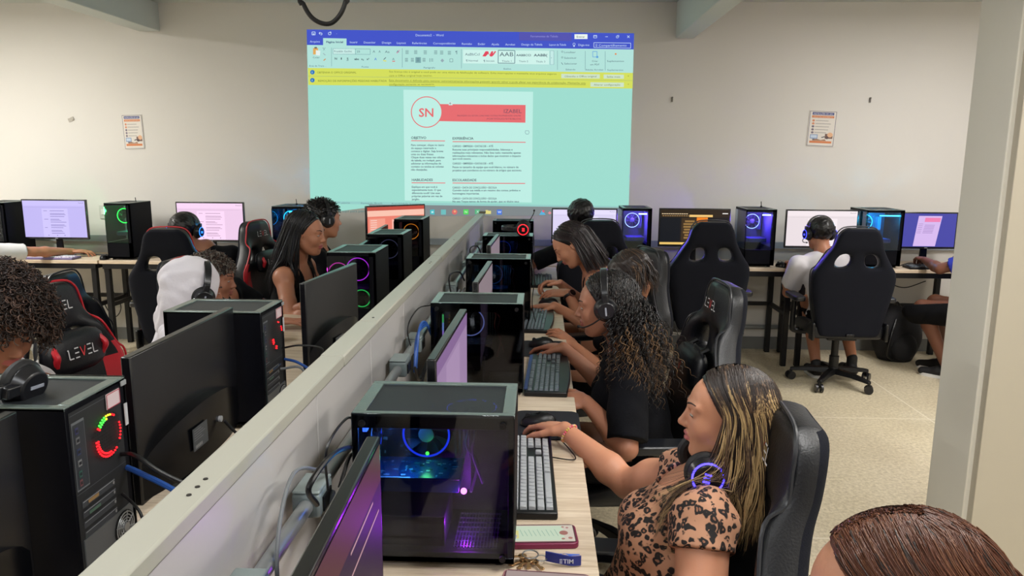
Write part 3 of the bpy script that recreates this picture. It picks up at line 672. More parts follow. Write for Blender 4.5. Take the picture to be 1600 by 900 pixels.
def doc_screen(kind):
    """returns a painter for 100 x 56 screen units"""
    def p(D):
        q = random.Random(5)
        if kind in ('doc', 'pinkdoc', 'plain', 'pale'):
            bg = {'doc': (196, 186, 246), 'pinkdoc': (240, 206, 236), 'plain': (236, 224, 228), 'pale': (222, 214, 246)}[kind]
            D.rect(0, 0, 100, 56, bg, 0); D.rect(0, 0, 100, 8, tuple(min(255, v+10) for v in bg), 1)
            D.text('Painel', 90, 3, 1.2, (60, 60, 80), 2, width=8); D.line([(2, 10), (96, 10.2)], .35, tuple(v-26 for v in bg), 2)
            pg = tuple(min(255, v+14) for v in bg); D.rect(30, 12, 72, 56, pg, 1)
            gr = tuple(v-50 for v in bg)
            for i in range(9):
                v = 15+i*4.3
                if i % 3 == 0: D.rect(33, v, 33+q.uniform(4, 7), v+.8, gr, 2)
                D.rect(43, v, 43+q.uniform(14, 26), v+.9, gr, 2)
                if i % 2: D.rect(43, v+1.7, 43+q.uniform(10, 26), v+2.4, gr, 2)
            for u in (38, 52, 64): D.disc(u, 53, .9, gr, 2, 8)
        elif kind == 'dark':
            D.rect(0, 0, 100, 56, (26, 22, 22), 0); D.rect(0, 0, 100, 12, (44, 32, 18), 1)
            D.rect(42, 8, 76, 11.5, (244, 200, 120), 2); D.rect(0, 52, 62, 55.6, (236, 196, 110), 2); D.rect(90, 5, 98, 6.5, (240, 236, 230), 2)
            for i in range(12): D.rect(2+i*3.2, 6, 4.4+i*3.2, 7.2, (236, 210, 170), 2); D.rect(3+i*3.4, 9, 5.4+i*3.4, 10.5, (150, 120, 80), 2)
            D.rect(0, 13, 29, 50, (14, 18, 26), 1); D.rect(31, 13, 66, 50, (60, 44, 26), 1); D.rect(53, 12, 69, 20, (240, 130, 30), 3)
            for i in range(7): w = (7, 9, 9, 8, 9, 7, 8)[i]; D.rect(43-w, 17+i*4.4, 43+w, 19.8+i*4.4, (150, 116, 66), 2)
        elif kind == 'pink':
            D.rect(0, 0, 100, 56, (236, 130, 112), 0); D.rect(0, 0, 100, 5, (196, 80, 66), 1); D.rect(0, 5, 100, 13, (250, 196, 176), 1)
            D.rect(3, 16, 30, 54, (244, 160, 140), 1); D.disc(12, 44, 7, (252, 226, 214), 2, inner=1.2); D.rect(42, 18, 56, 54, (252, 190, 176), 2)
            for i in range(5): D.rect(5, 18+i*3, 16, 19+i*3, (252, 214, 204), 2)
        elif kind == 'bluedesk':
            D.rect(0, 0, 100, 56, (72, 72, 166), 0); D.poly([(32, 4), (74, 4), (66, 55), (26, 55)], (216, 186, 240), 1)
            D.poly([(44, 7), (72, 7), (71, 14), (43, 14)], (238, 130, 180), 2)
            for i in range(6): D.rect(44-i*.6, 19+i*2.6, 62-i*.6, 20+i*2.6, (170, 140, 200), 2); D.rect(33-i*.6, 17+i*3, 41-i*.6, 18+i*3, (180, 150, 206), 2)
        elif kind == 'lilac':
            D.rect(0, 0, 100, 56, (160, 132, 172), 0); D.rect(0, 0, 100, 6, (136, 104, 152), 1); D.rect(25, 8, 70, 56, (172, 144, 182), 1)
        elif kind == 'brown':
            D.rect(0, 0, 100, 56, (60, 40, 60), 0); D.rect(0, 0, 100, 11, (110, 62, 60), 1)
            for a, b, c in ((12, 60, 88), (16, 10, 55), (18, 58, 96), (23, 4, 34)): D.rect(b, a, c, a+.7, (240, 190, 190), 2)
        elif kind == 'rosy':
            D.rect(0, 0, 100, 56, (120, 100, 110), 0); D.rect(0, 0, 100, 20, (150, 134, 142), 1); D.disc(30, 38, 10, (216, 110, 100), 1); D.disc(44, 44, 6, (230, 150, 130), 2)
    return p

def monitor(label, loc, rz, w, h, z0, kind=None, es=1.0, back=True, group='monitors', tilt=0, cat='monitor'):
    """screen towards -y, standing at loc; z0 = height of its lower edge above the desk"""
    t = empty('monitor', label, cat, loc, rz, group)
    MB().box((0, -.004, z0+h/2), (w, .022, h)).obj('bezel', mat('monitor_shell', (12, 13, 18), .27, spec=.9), t, bevel=.003)
    if back:
        # bulged rear housing with an arched upper edge
        b = MB(); n = 20; P = []
        zlo, zhi = z0+.008, z0+h*.46
        for j in range(6):
            f = j/5
            for i in range(n+1):
                u = i/n*2-1; top = zlo+(zhi-zlo)*(.42+.58*math.sqrt(max(0, 1-(u*.98)**2))); 
                z = zlo+(top-zlo)*f; dpt = .007+.034*(1-abs(u)**2.6)*(1-.12*f)
                P.append((u*w*.485, dpt, z))
        m0 = len(P); P += [(p[0], .006, p[2]) for p in P[:]]
        fs = [(j*(n+1)+i, j*(n+1)+i+1, (j+1)*(n+1)+i+1, (j+1)*(n+1)+i) for j in range(5) for i in range(n)]
        fs += [(5*(n+1)+i, 5*(n+1)+i+1, m0+5*(n+1)+i+1, m0+5*(n+1)+i) for i in range(n)] + [(i+1, i, m0+i, m0+i+1) for i in range(n)]
        fs += [(j*(n+1), (j+1)*(n+1), m0+(j+1)*(n+1), m0+j*(n+1)) for j in range(5)] + [((j+1)*(n+1)+n, j*(n+1)+n, m0+j*(n+1)+n, m0+(j+1)*(n+1)+n) for j in range(5)]
        b.add(P, fs); b.obj('rear_housing', mat('monitor_gloss_back', (10, 11, 15), .22), t, smooth=30)
        MB().box((w*.10, .0425, z0+h*.24), (.075, .002, .055)).obj('rating_label', mat('rating_grey', (84, 88, 92), .35), t)
        D = Decal(lambda u, v, L: (w*.10+.0375-u, .0440+L*.0003, z0+h*.24+.0275-v), 0)
        for i in range(5): D.rect(.004, .005+i*.006, .040+(i*7 % 3)*.01, .0065+i*.006, (150, 152, 156), 1)
        for i in range(12): D.rect(.006+i*.003, .042, .0072+i*.003+(i % 3)*.0005, .05, (190, 190, 190), 1)
        D.obj('label_print', t)
        MB().cyl((-w*.12, .038, z0+h*.24), (-w*.12, .0445, z0+h*.24), .008, n=14).obj('power_socket', paint((180, 182, 186), .4), t)
    MB().box((0, .018, (z0+.05)/2+.01), (.055, .018, z0+.05), taper=.8).obj('stand_neck', BLKG, t, bevel=.002)
    MB().prism([(.115*cos(a)*1.0, .018+.075*sin(a)) for a in [2*pi*i/28 for i in range(28)]], 0, .010, 'z').obj('stand_foot', BLKG, t, bevel=.002)
    bz = .010; chin = .016
    sw, sh = w-2*bz, h-bz-chin
    if kind:
        D = Decal(lambda u, v, L: (-sw/2+sw*u/100, -.0156-L*.0003, z0+chin+sh-sh*v/56), es); doc_screen(kind)(D); D.obj('screen', t)
        MB().box((0, -.0158, z0+chin/2), (.022, .001, .005)).obj('maker_mark', paint((150, 152, 158), .4), t)
    else:
        MB().box((0, -.0155, z0+chin+sh/2), (sw, .001, sh)).obj('screen', BLKG, t)
    return t

KEYW = {}
def key_layout():
    rows = []
    for r in range(6):
        row = []; xx = 0
        if r == 0: ws = [1, -.9, 1, 1, 1, 1, -.4, 1, 1, 1, 1, -.4, 1, 1, 1, 1, -.3, 1, 1, 1]
        elif r == 1: ws = [1]*13+[2, -.3, 1, 1, 1, -.3, 1, 1, 1, 1]
        elif r == 2: ws = [1.5]+[1]*12+[1.5, -.3, 1, 1, 1, -.3, 1, 1, 1, 1]
        elif r == 3: ws = [1.75]+[1]*11+[2.25, -3.6, 1, 1, 1]
        elif r == 4: ws = [2.25]+[1]*10+[2.75, -1.3, 1, -1.3, 1, 1, 1, 1]
        else: ws = [1.25, 1.25, 1.25, 6.25, 1.25, 1.25, 1.25, 1.25, -.3, 1, 1, 1, -.3, 2, 1]
        for w in ws:
            if w < 0: xx += -w
            else: row.append((xx, w)); xx += w
        rows.append(row)
    return rows
def keyboard(label, loc, rz, w=.45, d=.145, keymat=None, individual=True, curved=False, group='keyboards', body=None, blue=False):
    t = empty('keyboard', label, 'keyboard', loc, rz, group); k = (w-.024)/22.6; dy = (d-.02-(.02 if curved else 0))/6.3; hgt = .018
    if curved:
        n = 16; pts = [(-w/2, d/2-.005), (w/2, d/2-.005)]+[(w/2-i*w/n, -d/2-.012*sin(pi*i/n)) for i in range(n+1)]
        MB().prism([(p[0], p[1]) for p in pts], 0, hgt, 'z').obj('body', body or BLK, t, bevel=.004)
    else: MB().box((0, 0, hgt/2), (w, d, hgt)).obj('body', body or BLK, t, bevel=.004)
    if blue: MB().box((0, d/2-.008, hgt+.0008), (w*.9, .013, .0016)).obj('front_strip', paint((36, 52, 120), .4), t)
    km = keymat or mat('grey_keys', (150, 154, 158), .35)
    cache = {}; al = MB()
    for r, row in enumerate(key_layout()):
        y = d/2-.014-(r+.5)*dy-(.004 if r else 0)
        for xx, ww in row:
            x = -w/2+.012+(xx+ww/2)*k; kw = ww*k-.0028
            if individual:
                if ww not in cache:
                    o = MB().box((0, 0, .0035), (kw, dy-.0028, .009), taper=.86).obj('key', km, t, bevel=.0012, seg=1); cache[ww] = o
                else: o = cache[ww].copy(); COL.objects.link(o)
                o.location = (x, y, hgt)
            else: al.box((x, y, hgt+.003), (kw, dy-.0028, .008), taper=.86)
    if not individual: al.obj('keys', km, t)
    return t
def mouse(label, loc, rz, group='computer mice'):
    t = empty('mouse', label, 'mouse', loc, rz, group)
    b = MB(); n = 20; m = 8; P = []
    for j in range(m+1):
        f = j/m*pi/2
        for i in range(n):
            a = 2*pi*i/n; P.append((.031*cos(a)*cos(f)**.7*(1-.10*sin(a)), .055*sin(a)*cos(f)**.7, .004+.034*sin(f)*(1-.12*sin(a))))
    fs = [(j*n+i, j*n+(i+1) % n, (j+1)*n+(i+1) % n, (j+1)*n+i) for j in range(m) for i in range(n)]+[tuple(range(n-1, -1, -1)), tuple(range(m*n, m*n+n))]
    b.add(P, fs).obj('shell', BLK, t, smooth=50)
    MB().cyl((-.004, .032, .030), (.004, .032, .030), .008, n=14).obj('wheel', RUB, t)
    return t
def mouse_pad(label, loc, rz, w=.2, d=.22, group='mouse pads'):
    r = .03; pts = [(sx*(w/2-r)+r*cos(a), sy*(d/2-r)+r*sin(a)) for sx, sy, a0 in ((1, 1, 0), (-1, 1, 90), (-1, -1, 180), (1, -1, 270)) for a in [radians(a0+k*18) for k in range(6)]]
    o = MB().prism(pts, .0005, .0035, 'z').obj('mouse_pad', mat('pad_cloth', (20, 22, 30), .8)); o.location = loc; o.rotation_euler = (0, 0, rz)
    return tag(o, label, 'mouse pad', group)

def level_logo(D, u, v, s, red=True):
    """angular five-letter mark: L, three bars, V, three bars, L; s = letter height"""
    Wt = (222, 222, 226); Rd = (220, 60, 66) if red else Wt; w = s*.13
    D.line([(u, v-s*.42), (u+s*.14, v-s*.5), (u+s*.14, v+s*.5), (u+s*.7, v+s*.5)], w, Wt)
    for k in (-.5, 0, .5): D.line([(u+s*.95, v+k*s), (u+s*1.5, v+k*s)], w, Wt)
    D.line([(u+s*1.75, v-s*.5), (u+s*2.1, v+s*.5), (u+s*2.45, v-s*.5)], w, Rd)
    for k in (-.5, 0, .5): D.line([(u+s*2.7, v+k*s), (u+s*3.25, v+k*s)], w, Wt)
    D.line([(u+s*3.5, v-s*.5), (u+s*3.5, v+s*.5), (u+s*4.1, v+s*.5)], w, Wt)

def gaming_chair(label, loc, face, red=False, recline=8, pillow=None, top=1.12, logo=True, arms=True, group='gaming chairs', base_rot=.3, seat_turn=0, logo_red=True):
    """chair standing at loc, sitter facing the compass angle face (degrees, 0 = +x)"""
    t = empty('gaming_chair', label, 'chair', loc, radians(face-90), group)
    dz = top-1.12; A = radians(recline); hz = .42
    def rc(p): # recline about the hinge
        x, y, z = p; z -= hz; yy = y; return (x, -.20+yy*cos(A)-z*sin(A), hz+dz+z*cos(A)+yy*sin(A))
    zs = [.385, .40, .50, .62, .74, .82, .855, .948, .985, 1.04, 1.09, 1.118]
    hw = [.180, .205, .225, .250, .270, .268, .235, .180, .158, .145, .128, .075]
    us = [-1, -.86, -.66, -.20, 0, .20, .66, .86, 1]
    def front(i, u):
        b = .045 if abs(u) > .8 else (.020 if abs(u) > .5 else .0)
        if i >= 8: b = .018*(1-abs(u))
        if i <= 1: b *= .5
        return .022+b+(.02 if i in (2, 3) else 0)
    def back(i, u): return -.035-(.012 if i >= 8 else 0)+(.02 if abs(u) > .9 else 0)
    b = MB(); nu = len(us); V = []
    for i, (z, w) in enumerate(zip(zs, hw)):
        for u in us: V.append(rc((u*w, front(i, u), z)))
    o = len(V)
    for i, (z, w) in enumerate(zip(zs, hw)):
        for u in us: V.append(rc((u*w, back(i, u), z)))
    F = []; M = []
    RD = REDL if red else LEATH
    hole = lambda i, j: i == 6 and j in (2, 5)
    for i in range(len(zs)-1):
        for j in range(nu-1):
            if hole(i, j): 
                a = [i*nu+j, i*nu+j+1, (i+1)*nu+j+1, (i+1)*nu+j]
                for p, q in zip(a, a[1:]+a[:1]): F.append((p, q, q+o, p+o)); M.append(LEATH)
                continue
            F.append((i*nu+j, i*nu+j+1, (i+1)*nu+j+1, (i+1)*nu+j)); M.append(RD if (j in (0, 7) and 1 < i < 6) or (j in (1, 6) and i in (3, 4)) else LEATH)
            F.append((o+i*nu+j+1, o+i*nu+j, o+(i+1)*nu+j, o+(i+1)*nu+j+1)); M.append(FAB)
        for j in (0, nu-1): F.append((i*nu+j, (i+1)*nu+j, o+(i+1)*nu+j, o+i*nu+j)); M.append(LEATH)
    for i in (0, len(zs)-1):
        for j in range(nu-1): F.append((i*nu+j, i*nu+j+1, o+i*nu+j+1, o+i*nu+j)); M.append(LEATH)
    b.v = [tuple(p) for p in V]; b.f = F; b.mats = [LEATH, FAB, RD]; b.m = [b.mats.index(q) for q in M]
    bk = b.obj('backrest', None, t, smooth=80, subsurf=2)
    # edge piping
    def pipe_pts(s): return [rc((s*w*.97, front(i, 1)*.85+.004, z)) for i, (z, w) in enumerate(zip(zs, hw)) if i > 0]
    pth = catmull(pipe_pts(-1)+pipe_pts(1)[::-1], 4)
    MB().tube(pth, .0042, 6).obj('piping', REDL if red else mat('dark_piping', (36, 38, 44), .35), bk)
    if logo:
        D = Decal(lambda u, v, L: rc((.068-u, .0475+L*.0006, 1.035-v)), 0); level_logo(D, .012, 0, .030, logo_red); D.obj('embroidered_logo', bk)
    # seat
    b = MB(); W2, D2 = .235, .235; V = []; F = []
    xs = [-1, -.8, -.55, 0, .55, .8, 1]; ysn = [-1, -.85, -.3, .3, .8, 1]
    for z in (0, 1):
        for yy in ysn:
            for xx in xs:
                hh = .365 if z == 0 else (.425+(.04 if abs(xx) > .7 and yy < .7 else 0)-(.015 if yy > .9 else 0))
                V.append((xx*W2*(1 if yy < .9 else .93), yy*D2+.02, hh+dz))
    nx, ny = len(xs), len(ysn); o = nx*ny
    for j in range(ny-1):
        for i in range(nx-1):
            a = j*nx+i; F.append((a, a+nx, a+nx+1, a+1)); F.append((o+a, o+a+1, o+a+nx+1, o+a+nx))
    for i in range(nx-1):
        for j in (0, ny-1): a = j*nx+i; F.append((a, a+1, o+a+1, o+a))
    for j in range(ny-1):
        for i in (0, nx-1): a = j*nx+i; F.append((a, a+nx, o+a+nx, o+a))
    b.add(V, F, LEATH); b.obj('seat', None, t, smooth=80, subsurf=2)
    # hinge brackets
    for s in (-1, 1): MB().box((s*.235, -.21, .42+dz), (.022, .07, .12)).obj('hinge_bracket', BLK, t, bevel=.008)
    MB().box((0, 0, .35+dz), (.19, .24, .03)).box((0, -.20, .40+dz), (.05, .10, .02)).obj('mechanism', BLKM, t, bevel=.004)
    MB().cyl((0, 0, .16), (0, 0, .345+dz), .024, n=18).cyl((0, 0, .09), (0, 0, .20), .032, n=18).obj('gas_lift', BLK, t)
    bs = MB(); bs.cyl((0, 0, .075), (0, 0, .125), .045, .035, n=20)
    for k in range(5):
        a = base_rot+2*pi*k/5; c, s = cos(a), sin(a); P = [(c*r, s*r) for r in (.03, .28)]
        n = (-s, c); V = []
        for (px, py), wd, z0, z1 in ((P[0], .030, .075, .115), (((P[0][0]+P[1][0])/2, (P[0][1]+P[1][1])/2), .026, .078, .108), (P[1], .018, .066, .086)):
            V += [(px+n[0]*wd, py+n[1]*wd, z0), (px-n[0]*wd, py-n[1]*wd, z0), (px-n[0]*wd*.7, py-n[1]*wd*.7, z1), (px+n[0]*wd*.7, py+n[1]*wd*.7, z1)]
        bs.add(V, [(0, 1, 5, 4), (1, 2, 6, 5), (2, 3, 7, 6), (3, 0, 4, 7), (4, 5, 9, 8), (5, 6, 10, 9), (6, 7, 11, 10), (7, 4, 8, 11), (8, 9, 10, 11), (3, 2, 1, 0)])
    bs.obj('base', BLK, t, bevel=.004)
    for k in range(5):
        a = base_rot+2*pi*k/5; c, s = cos(a)*.275, sin(a)*.275; n = (-sin(a+.6), cos(a+.6)); cs = MB()
        for q in (-1, 1): cs.cyl((c+n[0]*q*.010, s+n[1]*q*.010, .029), (c+n[0]*q*.024, s+n[1]*q*.024, .029), .0285, n=18)
        cs.cyl((c, s, .03), (c, s, .07), .009, n=10).box((c, s, .05), (.024, .024, .02), rz=a)
        cs.obj('caster', mat('caster_plastic', (24, 24, 28), .3), t)
    if arms:
        for s in (-1, 1):
            MB().tube(catmull([(s*.20, .02, .362+dz), (s*.285, .02, .375+dz), (s*.295, .02, .42+dz), (s*.295, .01, .60+dz)], 4), .018, 10).obj('arm_post', BLK, t)
            b = MB(); pts = [(s*.295+.036*cos(a)*(1 if abs(cos(a)) > .2 else 1), .0+.125*sin(a)) for a in [2*pi*i/24 for i in range(24)]]
            pts = [(s*.295+(.040*max(-1, min(1, 1.35*cos(a)))), .0+.130*max(-1, min(1, 1.15*sin(a)))) for a in [2*pi*i/28 for i in range(28)]]
            b.prism(pts, .60+dz, .632+dz, 'z').obj('armrest', mat('arm_pad', (26, 28, 34), .32), t, bevel=.007)
    if pillow:
        zc, sz = pillow; n = 14; V = []; b = MB()
        for j in range(9):
            th = pi*j/8
            for i in range(n*2):
                ph = 2*pi*i/(n*2); e = .55
                f = lambda v, e: math.copysign(abs(v)**e, v)
                V.append(rc((sz[0]*f(sin(th), e)*f(cos(ph), e), .075+.038*f(sin(th), .9)*f(sin(ph), .9), zc+sz[1]*f(cos(th), .6))))
        m = n*2; b.add(V, [(j*m+i, j*m+(i+1) % m, (j+1)*m+(i+1) % m, (j+1)*m+i) for j in range(8) for i in range(m)])
        pl = b.obj('pillow', LEATH, t, smooth=60)
        D = Decal(lambda u, v, L: rc((.075-u, .1150+L*.0006, zc-v)), 0); level_logo(D, .005, 0, .033, logo_red); D.obj('embroidered_logo', pl)
        for s in (-1, 1):
            MB().tube([rc((s*.075, .045, zs[6]+.03)), rc((s*.07, .09, zc+sz[1]*.7))], .010, 8).obj('strap', BLK, pl)
            if red:
                P = [rc((s*(sz[0]*.80-.012*k*k*.3), .112-.012*abs(k), zc+k*sz[1]*.28)) for k in (-2, -1, 0, 1, 2)]
                MB().tube(catmull(P, 4), [.011]*17, 8).obj('trim_panel', REDL, pl)
    return t

def headset(label, M, glowc=None, scale=1.0, mic=True, group='headsets', gs=3, r=.088, pad=.0):
    """M places the headset's own frame: x sideways, y forward, z up, origin between the ear cups"""
    t = empty('headset', label, 'headset', (0, 0, 0), 0, group); t.matrix_world = M
    up = .118
    P = [(-r, 0, .03), (-r-.003, 0, .06), (-r*.78, 0, up*.86), (-r*.4, 0, up*1.05), (0, 0, up*1.10), (r*.4, 0, up*1.05), (r*.78, 0, up*.86), (r+.003, 0, .06), (r, 0, .03)]
    C = catmull(P, 5); b = MB()
    V = []; F = []
    for p in C:
        n = Vector((p[0], 0, p[2]-.02)).normalized()
        for dy, dn in ((-.014, 0), (.014, 0), (.012, .007), (-.012, .007)): V.append((p[0]+n.x*dn, dy, p[2]+n.z*dn))
    m = len(C)
    for i in range(m-1):
        for k in range(4): F.append((i*4+k, i*4+(k+1) % 4, (i+1)*4+(k+1) % 4, (i+1)*4+k))
    F += [(3, 2, 1, 0), ((m-1)*4, (m-1)*4+1, (m-1)*4+2, (m-1)*4+3)]
    b.add(V, F).obj('headband', mat('headset_black', (22, 23, 28), .28), t, bevel=.002)
    for s in (-1, 1):
        cup = MB().cyl((s*(r+.002), 0, 0), (s*(r+.026), -.002, 0), .040, .030, n=28).box((s*(r+.014), 0, .035), (.016, .022, .045)).obj('ear_cup', mat('headset_black', (22, 23, 28), .28), t, bevel=.003)
        MB().torus((s*(r-.006), 0, 0), .032, .013, 'x', 28, 10).obj('ear_cushion', mat('cushion', (16, 16, 19), .6), t)
        if glowc: 
            MB().torus((s*(r+.024), 0, 0), .031, .0022, 'x', 28, 6).obj('light_ring', glow(glowc, gs), cup)
            q = MB()
            for k in range(3): q.box((s*(r+.0265), -.008+k*.008, -.002), (.002, .004, .014))
            q.obj('light_bars', glow(glowc, gs), cup)
        else: 
            MB().box((s*(r+.0272), 0, -.002), (.0015, .006, .03)).obj('maker_mark', paint((150, 156, 170), .4), cup)
    if mic:
        MB().tube(catmull([(-r-.015, .01, -.02), (-r-.012, .05, -.045), (-r+.012, .085, -.062), (-.045, .105, -.066)], 5), .0028, 8).sphere((-.042, .106, -.066), .0065, 10).obj('microphone', BLK, t)
    return t
def frame(c, fwd, up=(0, 0, 1), s=1.0):
    f = Vector(fwd).normalized(); u = Vector(up); r = f.cross(u).normalized(); u = r.cross(f)
    return Matrix(((r.x*s, f.x*s, u.x*s, c[0]), (r.y*s, f.y*s, u.y*s, c[1]), (r.z*s, f.z*s, u.z*s, c[2]), (0, 0, 0, 1)))
# ================================================================== layout
# ------------------------------------------------------------------ desks
RY = [(-.9, .30), (.30, 1.20), (1.20, 2.225), (2.225, 3.30), (3.30, 4.36), (4.36, 5.40)]
WH = ['at the bottom of the photo', 'carrying the two phones', 'under the nearest big keyboard', 'under the second keyboard', 'under the third keyboard', 'nearest the back wall']
for i, (a, b) in enumerate(RY[1:]): desk('pale laminate desk of the right-hand row, %s' % WH[i+1 if i else 0], -.43, .127, a, b, None, 'desks of the right-hand row')
LY = [(.20, 1.18), (1.18, 2.02), (2.02, 3.10), (3.10, 4.30), (4.30, 5.40)]
WL = ['nearest the viewer', 'under the big tower with red lights', 'under the second dark tower', 'under the tower with rainbow rings', 'nearest the back wall']
for i, (a, b) in enumerate(LY): desk('pale laminate desk of the left-hand row, %s' % WL[i], -1.30, -.505, a, b, None, 'desks of the left-hand row')
BX = [(-4.95, -3.70, 'at the far left under the lavender screen'), (-3.38, -2.94, ''), (-2.9, -1.75, 'under the pink document screen'), (-1.70, -.52, 'behind the left-hand row'), (-.44, .55, 'behind the right-hand row'), (.56, 1.92, 'under the dark orange screen'), (1.93, 3.15, 'under the right-hand blue-lit tower')]
BX = [(-4.80, -3.36, 'at the far left under the lavender screen'), (-3.35, -2.32, 'under the green-lit tower'), (-2.31, -1.35, 'under the cyan tower behind the girl in black'), (-1.34, -.50, 'behind the left-hand row'), (-.44, .70, 'behind the right-hand row'), (.71, 1.90, 'under the dark orange screen'), (1.91, 3.20, 'under the right-hand cyan tower')]
for a, b, s in BX: desk('black-framed pale desk at the back wall, %s' % s, a, b, 5.45, 5.93, None, 'desks along the back wall')

# ------------------------------------------------------------------ partition between the two rows
PT = empty('desk_partition', 'long white metal partition running between the two rows of desks', 'partition', (-.47, 3.1, 0))
WPT = mat('partition_white', (196, 193, 192), .34, spec=.5, bump=.04, bscale=14); CAPM = mat('partition_cap', (176, 175, 164), .42)
def pobj(mb, name, m, bevel=0):
    o = mb.obj(name, m, PT, bevel=bevel); o.location = (.47, -3.1, 0); return o
seams = [-.6, .05, .75, 1.44, 1.93, 2.42, 3.0, 3.6, 4.2, 4.8, 5.4, 5.97]
for a, b in zip(seams, seams[1:]): pobj(MB().box((-.470, (a+b)/2, .585), (.034, b-a-.004, .97)), 'panel', WPT, .002)
cs = [-.6, 1.62, 1.98, 3.35, 4.6, 5.97]
for k, (a, b) in enumerate(zip(cs, cs[1:])): pobj(MB().box((-.470, (a+b)/2, 1.086), (.054+.003*(k % 2), b-a-.002, .028)), 'cap_rail', CAPM, .004)
for y in (.91, .935, .96, 2.02, 3.1, 3.14, 4.0): pobj(MB().cyl((-.465, y, 1.099), (-.465, y, 1.1012), .0035, n=10), 'screw_hole', paint((40, 36, 34)))
for y in [x for x in seams if x > 0]: pobj(MB().box((-.47, min(y, 5.95), .05), (.04, .05, .1)), 'foot_post', WPT)
pobj(MB().box((-.458, 5.93, 1.107), (.05, .06, .014)), 'end_bracket', paint((110, 104, 84)), .003)

# conduit and junction boxes along the right face
GAL = mat('galvanised', (160, 164, 166), .35, .6); BOXM = mat('box_grey', (112, 124, 126), .45)
bx = [.94, 1.27, 2.14, 2.42, 3.18, 3.46, 4.2, 4.46, 5.2]
wh = ['nearest the viewer', 'beside the nearest lit tower', 'left of the second tower, nearer one', 'left of the second tower, farther one', 'left of the third tower, nearer one', 'left of the third tower, farther one', 'left of the fourth tower, nearer one', 'left of the fourth tower, farther one', 'at the far end near the back wall']
for y, s in zip(bx, wh):
    t = empty('junction_box', 'grey junction box on the partition, %s' % s, 'junction box', (-.415, y, .925), 0, 'junction boxes on the partition')
    MB().box((0, 0, 0), (.052, .085, .046)).obj('housing', BOXM, t, bevel=.006); MB().box((.0, 0, .026), (.050, .082, .006)).obj('lid', mat('box_lid', (140, 152, 152), .4), t, bevel=.003)
    MB().box((.0275, 0, -.002), (.003, .05, .028)).obj('socket_plate', BLK, t)
ys = [.0]+bx+[5.93]
nm = ['before the first box', 'by the nearest tower', 'between first and second towers', 'left of the second tower', 'behind the second tower', 'left of the third tower', 'behind the third tower', 'left of the fourth tower', 'behind the fourth tower', 'at the far end']
for k, (a, b) in enumerate(zip(ys, ys[1:])):
    a2 = a+(.043 if k else 0); b2 = b-.043 if k < len(bx) else b
    if b2-a2 < .05: continue
    t = tag(MB().tube([(-.415, a2, .925), (-.415, b2, .925)], .014, 16).obj('conduit', GAL), 'galvanised conduit along the partition, %s' % nm[k], 'pipe', 'conduits on the partition')

# ------------------------------------------------------------------ right-hand row
CX = -.198
tower('nearest computer tower with blue fan rings, green and magenta lights behind glass', (CX, 1.432, DZ), 0, dims=(.312, .205, .318), ring=(30, 60, 255), extra='near', tint=(.50, .50, .56))
tower('second computer tower of the right-hand row with a rainbow light bar inside', (-.205, 2.505, DZ), 0, ring=(120, 130, 190), extra='rainbow', watts=.12, glow_in=(.9, .7, .4), tint=(.36, .38, .42), group='computer towers')
tower('third tower of the right-hand row with a blue-lit board behind glass', (-.195, 3.59, DZ), 0, ring=(20, 50, 90), watts=.45, glow_in=(.08, .45, .9), tint=(.36, .38, .42))
tower('fourth tower of the right-hand row with a black headset lying on top', (-.195, 4.62, DZ), 0, ring=(20, 40, 120), watts=.25, glow_in=(.1, .2, .8), tint=(.34, .36, .42))
tower('farthest dark tower of the right-hand row against the back wall', (-.2, 5.70, DZ), 0, ring=(20, 30, 60), tint=(.3, .3, .34))
MW, MH, MZ = .56, .34, .012
monitor('nearest right-row monitor with a dark maroon screen seen edge-on at the bottom', (-.262, .85, DZ), radians(91.5), MW, MH, MZ, 'brown', .55)
monitor('right-row monitor with a lilac screen seen edge-on between first and second towers', (-.235, 1.87, DZ), radians(88.5), MW, MH, MZ, 'lilac', .9)
monitor('right-row monitor with a rosy grey screen before the third tower', (-.225, 2.90, DZ), radians(88.5), MW, MH, MZ, 'rosy', .8)
monitor('right-row monitor seen edge-on before the fourth tower', (-.255, 4.03, DZ), radians(88.5), MW, MH, MZ, 'rosy', .8)
GK = mat('grey_keys', (168, 172, 176), .32); GD = mat('dim_grey_keys', (96, 104, 112), .4)  # pale key tone includes light reflected off the glossy tops
keyboard('big straight keyboard with pale grey keys beside the nearest lit tower', (-.028, 1.765, DZ), radians(91.2), .46, .145, GK)
keyboard('curved dark keyboard with a blue edge before the curly-haired woman', (.034, 2.64, DZ), radians(88), .49, .150, GD, curved=True, blue=True)
keyboard('curved dark keyboard of the third right-row desk', (-.005, 3.55, DZ), radians(87), .49, .140, GD, curved=True)
keyboard('small grey keyboard on the right-row desk nearest the back wall', (.02, 4.72, DZ), radians(90), .44, .13, GD, individual=False)
keyboard('dark keyboard at the near end of the right-hand row, mirrored in the nearest tower', (-.02, .98, DZ), radians(90), .44, .14, mat('black_keys', (20, 21, 28), .4), individual=False)
mouse_pad('black mouse pad under the hand of the woman in leopard print', (.03, 2.13, DZ), radians(90), .24, .20)
mouse_pad('black mouse pad under the hand of the curly-haired woman', (.02, 3.03, DZ), radians(90), .26, .19)
mouse('black mouse held by the woman in leopard print', (.005, 2.12, DZ+.004), radians(95))
mouse('black mouse held by the curly-haired woman', (.015, 3.06, DZ+.004), radians(95))
mouse('black mouse on the third right-row desk beside the keyboard', (.055, 3.98, DZ), radians(80))
